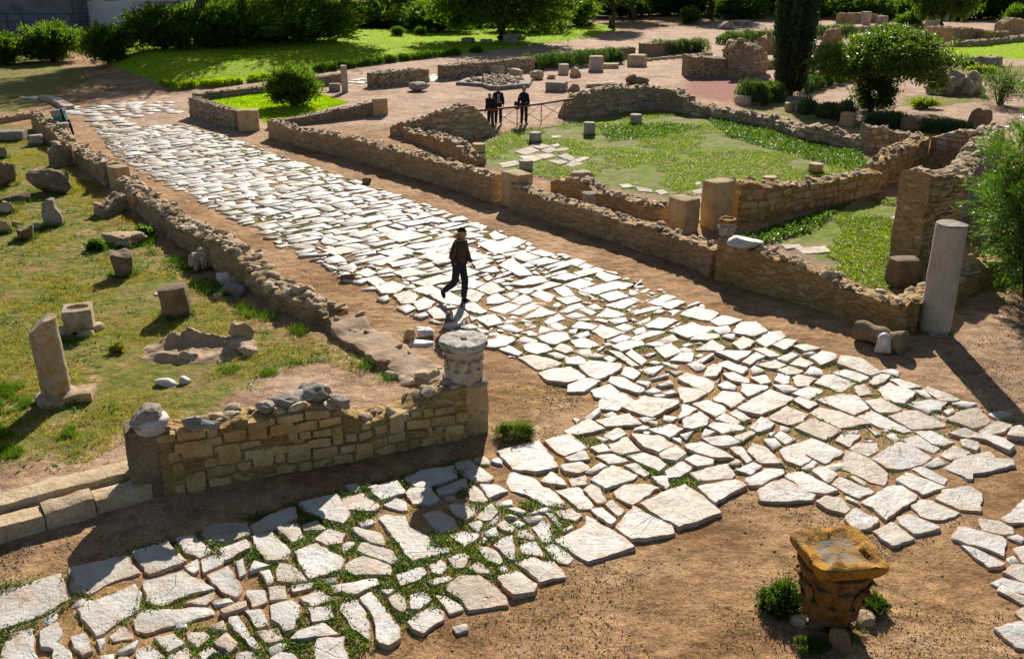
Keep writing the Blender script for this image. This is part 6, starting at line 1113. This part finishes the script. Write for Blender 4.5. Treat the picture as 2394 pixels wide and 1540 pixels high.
def person(label, loc, rz, J, mats, hd, hat=None, extras=None, scale=1.0, hair=None, hands=True):
    """J: joints; one continuous body mesh, clothes as its children"""
    T = None; N = {}; E = []
    N.update({'pel': (*J['pel'], .13, .11), 'wst': (*J['wst'], .115, .095), 'chs': (*J['chs'], .13, .10), 'nb': (*J['nb'], .075, .075), 'nk': (*J['nk'], .052), 'hb': (*(np.array(J['hd']) - [0, 0, .06]), .05)})
    chain(N, E, ['pel', 'wst', 'chs', 'nb', 'nk', 'hb'])
    for s in 'lr':
        for n_, r in (('sh', .050), ('el', .038), ('wr', .028)): N[s + n_] = (*J[s + n_], r)
        for n_, r in (('hp', .088), ('kn', .062), ('an', .040), ('to', .034)): N[s + n_] = (*J[s + n_], r)
        chain(N, E, ['chs', s + 'sh', s + 'el', s + 'wr']); chain(N, E, ['pel', s + 'hp', s + 'kn', s + 'an', s + 'to'])
    M = rotz(rz) * scale; L = np.array(loc, float); W = lambda V: V @ M.T + L
    mb = MB(); V, F = skin(N, E, 'pel'); mb.add(W(V), F)
    for V, F in head(np.array(J['hd']), 1.02, J.get('yaw', 0)): mb.add(W(V), F)
    for s, sd in (('l', 1), ('r', -1)):
        if s in J.get('nohand', ''): continue
        d = np.array(J[s + 'wr']) - np.array(J[s + 'el'])
        for V, F in hand(J[s + 'wr'], d, sd * -1): mb.add(W(V), F)
    B = mb.build('person', MT['skin'], loc=L); tag(B, label, 'person')
    # trousers
    N = {'pel': (*(np.array(J['pel']) + [0, 0, .02]), .125, .12)}; E = []
    for s in 'lr':
        N[s + 'hp'] = (*J[s + 'hp'], .098); kn = np.array(J[s + 'kn']); an = np.array(J[s + 'an']); N[s + 'kn'] = (*kn, .082); N[s + 'md'] = (*((kn + an) / 2), .076); N[s + 'an'] = (*(an + (kn - an) * .02), .070); chain(N, E, ['pel', s + 'hp', s + 'kn', s + 'md', s + 'an'])
    V, F = skin(N, E, 'pel'); V += np.stack([fbm(V, 9, 3), fbm(V, 9, 4), fbm(V, 12, 5) * .4], 1) * .010; MB().add(W(V), F).build('trousers', MT[mats[1]], parent=B)
    # jacket
    N = {'hem': (*(np.array(J['pel']) + [0, 0, .0 + J.get('hem', 0)]), .178, .155), 'wst': (*J['wst'], .185, .155), 'chs': (*J['chs'], .20, .155), 'nb': (*J['nb'], .10, .095), 'col': (*(np.array(J['nk']) - [0, 0, .01]), .075)}; E = []; chain(N, E, ['hem', 'wst', 'chs', 'nb', 'col'])
    for s in 'lr':
        N[s + 'sh'] = (*J[s + 'sh'], .084); N[s + 'el'] = (*J[s + 'el'], .074); w_ = np.array(J[s + 'wr']); N[s + 'wr'] = (*(w_ + (np.array(J[s + 'el']) - w_) * .06), .052); chain(N, E, ['chs', s + 'sh', s + 'el', s + 'wr'])
    V, F = skin(N, E, 'chs'); V += np.stack([fbm(V, 11, 4), fbm(V, 11, 5), fbm(V, 11, 6)], 1) * .011; MB().add(W(V), F).build('jacket', MT[mats[0]], parent=B)
    for s in 'lr':
        an = np.array(J[s + 'an']); to = np.array(J[s + 'to']); dd = to - an; hl = an - dd * .35 + [0, 0, -.02]
        V, F = skin({'h': (*hl, .046), 'a': (*(an + dd * .15 - [0, 0, .012]), .052), 'b': (*(an + dd * .8), .047, .036), 't': (*(to + dd * .15), .036, .028)}, [('h', 'a'), ('a', 'b'), ('b', 't')], 'a', 2); MB().add(W(V), F).build('shoe', MT[mats[2]], parent=B)
    hc = np.array(J['hd']); V, F = ICO[4]
    if hat or hair:
        if hat: q = V * [.107, .088, .118]; keep = q[:, 2] > .012 + .15 * q[:, 0]; off = [0, 0, .012]
        elif hair == 'short': q = V * [.102, .081, .121]; keep = (q[:, 2] > .058 - .9 * np.clip(-q[:, 0] - .0, 0, 1)) | ((q[:, 0] < -.02) & (q[:, 2] > -.05)); off = [-.003, 0, .002]
        else: q = V * [.112, .094, .126]; keep = ((q[:, 2] > .045) | ((q[:, 0] < .015) & (q[:, 2] > -.11))); off = [-.008, 0, .006]
        q = q + fbm(q, 26, 2)[:, None] * .004
        Fk = F[keep[F].all(1)]; qq = q @ rotz(J.get('yaw', 0)).T + hc + off; in_ = (q * .9) @ rotz(J.get('yaw', 0)).T + hc + off
        MB().add(W(qq), Fk).add(W(in_), Fk[:, ::-1]).build('knit_hat' if hat else 'hair', MT[hat or {'short': 'hair', 'long': 'blond'}[hair]], parent=B)
    if extras: extras(B, W, J)
    return B
# the walking man: faces right, weight on the straight front leg, rear foot lifting, one hand in its pocket
JW = dict(pel=(0, 0, .96), wst=(.01, 0, 1.10), chs=(.035, 0, 1.30), nb=(.05, 0, 1.45), nk=(.06, 0, 1.51), hd=(.085, 0, 1.60), yaw=-.1, hem=-.10,
  lsh=(.05, .17, 1.355), lel=(.08, .225, 1.10), lwr=(.20, .235, .88), rsh=(.02, -.17, 1.355), rel=(-.07, -.235, 1.12), rwr=(.03, -.20, .95), nohand='r',
  lhp=(.02, .09, .90), lkn=(.10, .09, .50), lan=(.06, .085, .085), lto=(.21, .09, .04), rhp=(-.01, -.09, .90), rkn=(-.06, -.09, .50), ran=(-.36, -.09, .26), rto=(-.33, -.09, .12))
def walk_extras(B, W, J):
    c = np.array(J['nb']) + [-.03, 0, .06]; mb = MB()
    for i in range(34):
        a = i / 34 * 2 * pi; fx = cos(a); mb.add(*[W(rock(c + [fx * .095 - .01, sin(a) * .10, -.01 + (-.05 if fx > .3 else .025)], (.066, .06, .062), (i, i, i), i, 2, .35, .0)[0]), ICO[2][1]])
    mb.build('fur_collar', MT['fur'], parent=B)
    th = np.linspace(0, 2 * pi, 28)[:-1]; r_ = np.c_[np.cos(th) * .107, np.sin(th) * .089]; h_ = np.array(J['hd']); V = np.vstack([np.c_[r_ * 1.0, np.full(27, .014)], np.c_[r_ * 1.05, np.full(27, .022)], np.c_[r_ * 1.03, np.full(27, .036)]]) @ rotz(-.1).T + h_ + [0, 0, .012]; i = np.arange(2)[:, None] * 27; j = np.arange(27)[None, :]; k = (j + 1) % 27
    MB().add(W(V), np.stack([i + j, i + k, i + 27 + k, i + 27 + j], -1).reshape(-1, 4)).build('hat_trim', MT['fur'], parent=B)
    V = np.array([(.0, 0, 0)]); 
    p = [np.array(J['nb']) + [.10, 0, -.05], np.array(J['chs']) + [.168, 0, 0], np.array(J['wst']) + [.165, 0, 0], np.array(J['pel']) + [.17, 0, -.06]]; MB().add(*[W(tube(np.array(p), .008, 6)[0]), tube(np.array(p), .008, 6)[1]]).build('zip', MT['black'], parent=B)
gw = G(1080, 709, -.025); person('person walking right in a dark hooded jacket, knit hat and dark trousers', gw + [-.05, .0, 0], -.38, JW, ('jacket', 'jean', 'black'), None, hat='black', extras=walk_extras, scale=1.02)
def stand(**kw):
    J = dict(pel=(0, 0, .95), wst=(0, 0, 1.09), chs=(.0, 0, 1.29), nb=(.0, 0, 1.44), nk=(.01, 0, 1.50), hd=(.03, 0, 1.60), lsh=(0, .165, 1.35), lel=(-.03, .22, 1.10), lwr=(.06, .225, .87), rsh=(0, -.165, 1.35), rel=(-.03, -.22, 1.10), rwr=(.06, -.225, .87), lhp=(0, .09, .90), lkn=(.02, .10, .50), lan=(-.01, .11, .085), lto=(.14, .13, .04), rhp=(0, -.09, .90), rkn=(.02, -.10, .50), ran=(-.01, -.11, .085), rto=(.14, -.13, .04)); J.update(kw); return J
def cam_bag(B, W, J):
    c = np.array([.2, 0, 1.02]); V, F = block(c, (.09, .13, .09), (0, 0, 0), 1, 3, .1, 0); MB().add(W(V), F).build('camera', MT['black'], parent=B); V, F = lathe([(.035, 0), (.035, .06), (.03, .07)], (0, 0, 0), 14); V = V @ rot3(0, pi / 2, 0).T + c + [.04, 0, 0]; MB().add(W(V), F).build('camera_lens', MT['binmetal'], parent=B)
    V, F = block((-.12, -.3, .86), (.28, .16, .36), (0, .1, .2), 2, 6, .1, .02); MB().add(W(V), F).build('shoulder_bag', MT['black'], parent=B); p = np.array([(-.12, -.27, 1.0), (-.03, -.2, 1.3), (0, -.12, 1.46), (-.06, -.02, 1.4)]); V, F = tube(p, .018, 6); MB().add(W(V), F).build('bag_strap', MT['black'], parent=B)
def striped(B, W, J):
    th = np.linspace(-.5, .5, 12); zs = np.linspace(.98, 1.40, 10); P = np.array([(.172 * cos(a) + .0, .215 * sin(a) * .6, z) for z in zs for a in th]); i = np.arange(9)[:, None] * 12; j = np.arange(11)[None, :]; MB().add(W(P), np.stack([i + j, i + j + 1, i + 13 + j, i + 12 + j], -1).reshape(-1, 4)).build('striped_shirt', STR, parent=B)
s_ = N('striped_cloth'); wv = s_.n('TexWave', wave_type='BANDS', bands_direction='Z'); wv.inputs['Scale'].default_value = 5; s_.l(s_.pos(), wv.inputs['Vector']); STR = s_.done(s_.ramp(wv.outputs[1] if len(wv.outputs) > 1 else wv.outputs[0], [(.45, (.03, .03, .04)), (.6, (.5, .5, .52))]), .8)
g = G(1225, 294); person('person with pale hair and sunglasses standing at the railing with a shoulder bag', g + [0, .35, 0], -pi / 2 + .3, stand(yaw=-.1, rel=(-.06, -.24, 1.10), rwr=(.0, -.25, .88)), ('navy', 'black', 'black'), None, hair='long', extras=cam_bag, scale=1.01)
g = G(1162, 298); person('taller person in a dark open jacket over a striped shirt behind a shorter companion', g + [.05, .7, 0], -pi / 2 + .15, stand(), ('navy', 'maroon', 'shirt'), None, hair='short', extras=striped, scale=1.04)
g = G(1147, 304); person('shorter person in dark clothes standing in front of a taller companion', g + [.0, .4, 0], -pi / 2 - .5, stand(chs=(.02, 0, 1.28), nb=(.05, 0, 1.42), nk=(.07, 0, 1.48), hd=(.10, 0, 1.56), yaw=.2), ('navy', 'navy', 'black'), None, hair='short', scale=.95)

# ---------------------------------------------------------------- the house at top left
def quad(mb, a, b, z0, z1, th, mi=0):
    a = np.array(a, float); b = np.array(b, float); L = np.hypot(*(b - a)); c = (a + b) / 2; an = atan2(b[1] - a[1], b[0] - a[0]); V, F = CUBE[1]; mb.add((V * [L / 2, th / 2, (z1 - z0) / 2]) @ rotz(an).T + [*c, (z0 + z1) / 2], F, mi); return mb
D = 112.0; hx = lambda px: (px - CX) / FPX * (D * cos(PITCH) + 3 * sin(PITCH))
H = thing('grey_building', 'large windowless grey rendered building at the top left', 'building', (hx(60), D, 0))
quad(MB(), (hx(-260), D + 2), (hx(183), D - 2), 0, 9, .6).build('wall', MT['cement'], parent=H, smooth=False); quad(MB(), (hx(183), D - 2), (hx(200), D + 12), 0, 9, .6).build('side_wall', MT['cement'], parent=H, smooth=False); quad(MB(), (hx(-260), D + 2.1), (hx(184), D - 1.9), 9, 9.3, 1.2).build('parapet', MT['cement'], parent=H, smooth=False)
H = thing('white_house', 'white house with arched ironwork gate and tiled roof at the top left', 'house', (hx(240), D + 4, 0))
quad(MB(), (hx(188), D + 2), (hx(440), D + 2), 2.2, 8, .4).build('wall', MT['plaster'], parent=H, smooth=False); quad(MB(), (hx(186), D + 1), (hx(440), D + 1), 0, 3.0, .5).build('base_wall', MT['plaster'], parent=H, smooth=False)
for px in (205, 224, 264): quad(MB(), (hx(px), D + 1.6), (hx(px + 5), D + 1.6), 3.0, 8, .4).build('pillar', MT['plaster'], parent=H, smooth=False)
quad(MB(), (hx(210), D + 1.72), (hx(222), D + 1.72), 3.1, 7, .1).build('window', MT['glass'], parent=H, smooth=False)
mb = MB()
for i in range(11): x = hx(231 + i * 2.9); mb.add(*tube(np.array([[x, D + 1.4, 3.0], [x, D + 1.4, 4.8 + 1.5 * math.sqrt(max(0, 1 - ((i - 5) / 5.4) ** 2))]]), .035, 5))
for z in (3.3, 4.2, 4.9): mb.add(*tube(np.array([[hx(230), D + 1.4, z], [hx(261), D + 1.4, z]]), .035, 5))
mb.build('arched_gate', MT['iron'], parent=H)
mb = MB(); x0, x1 = hx(318), hx(420); n = 26
for i in range(n): x = x0 + (x1 - x0) * i / (n - 1); mb.add(*tube(np.array([[x, D - 1.6, 3.6], [x + .3, D + 1.6, 4.7]]), .11, 6))
mb.build('tiled_roof', MT['tile'], parent=H); quad(MB(), (x0 - .3, D - 1.4), (x1, D - 1.4), 3.1, 3.5, .3).build('eaves', MT['plaster'], parent=H, smooth=False)
FN = thing('wire_fence', 'dark wire fence panels in front of the grey building', 'fence', (hx(60), D - 6, 0)); mb = MB(); 
for i in range(9):
    x = hx(-40 + i * 36); MB().add(*tube(np.array([[x, D - 6, -.1], [x, D - 6, 2.1]]), .05, 6)).build('post', MT['iron'], parent=FN)
for z in (.3, 1.2, 2.0): mb.add(*tube(np.array([[hx(-40), D - 6, z], [hx(250), D - 6, z]]), .03, 5))
mb.build('rail', MT['iron'], parent=FN)
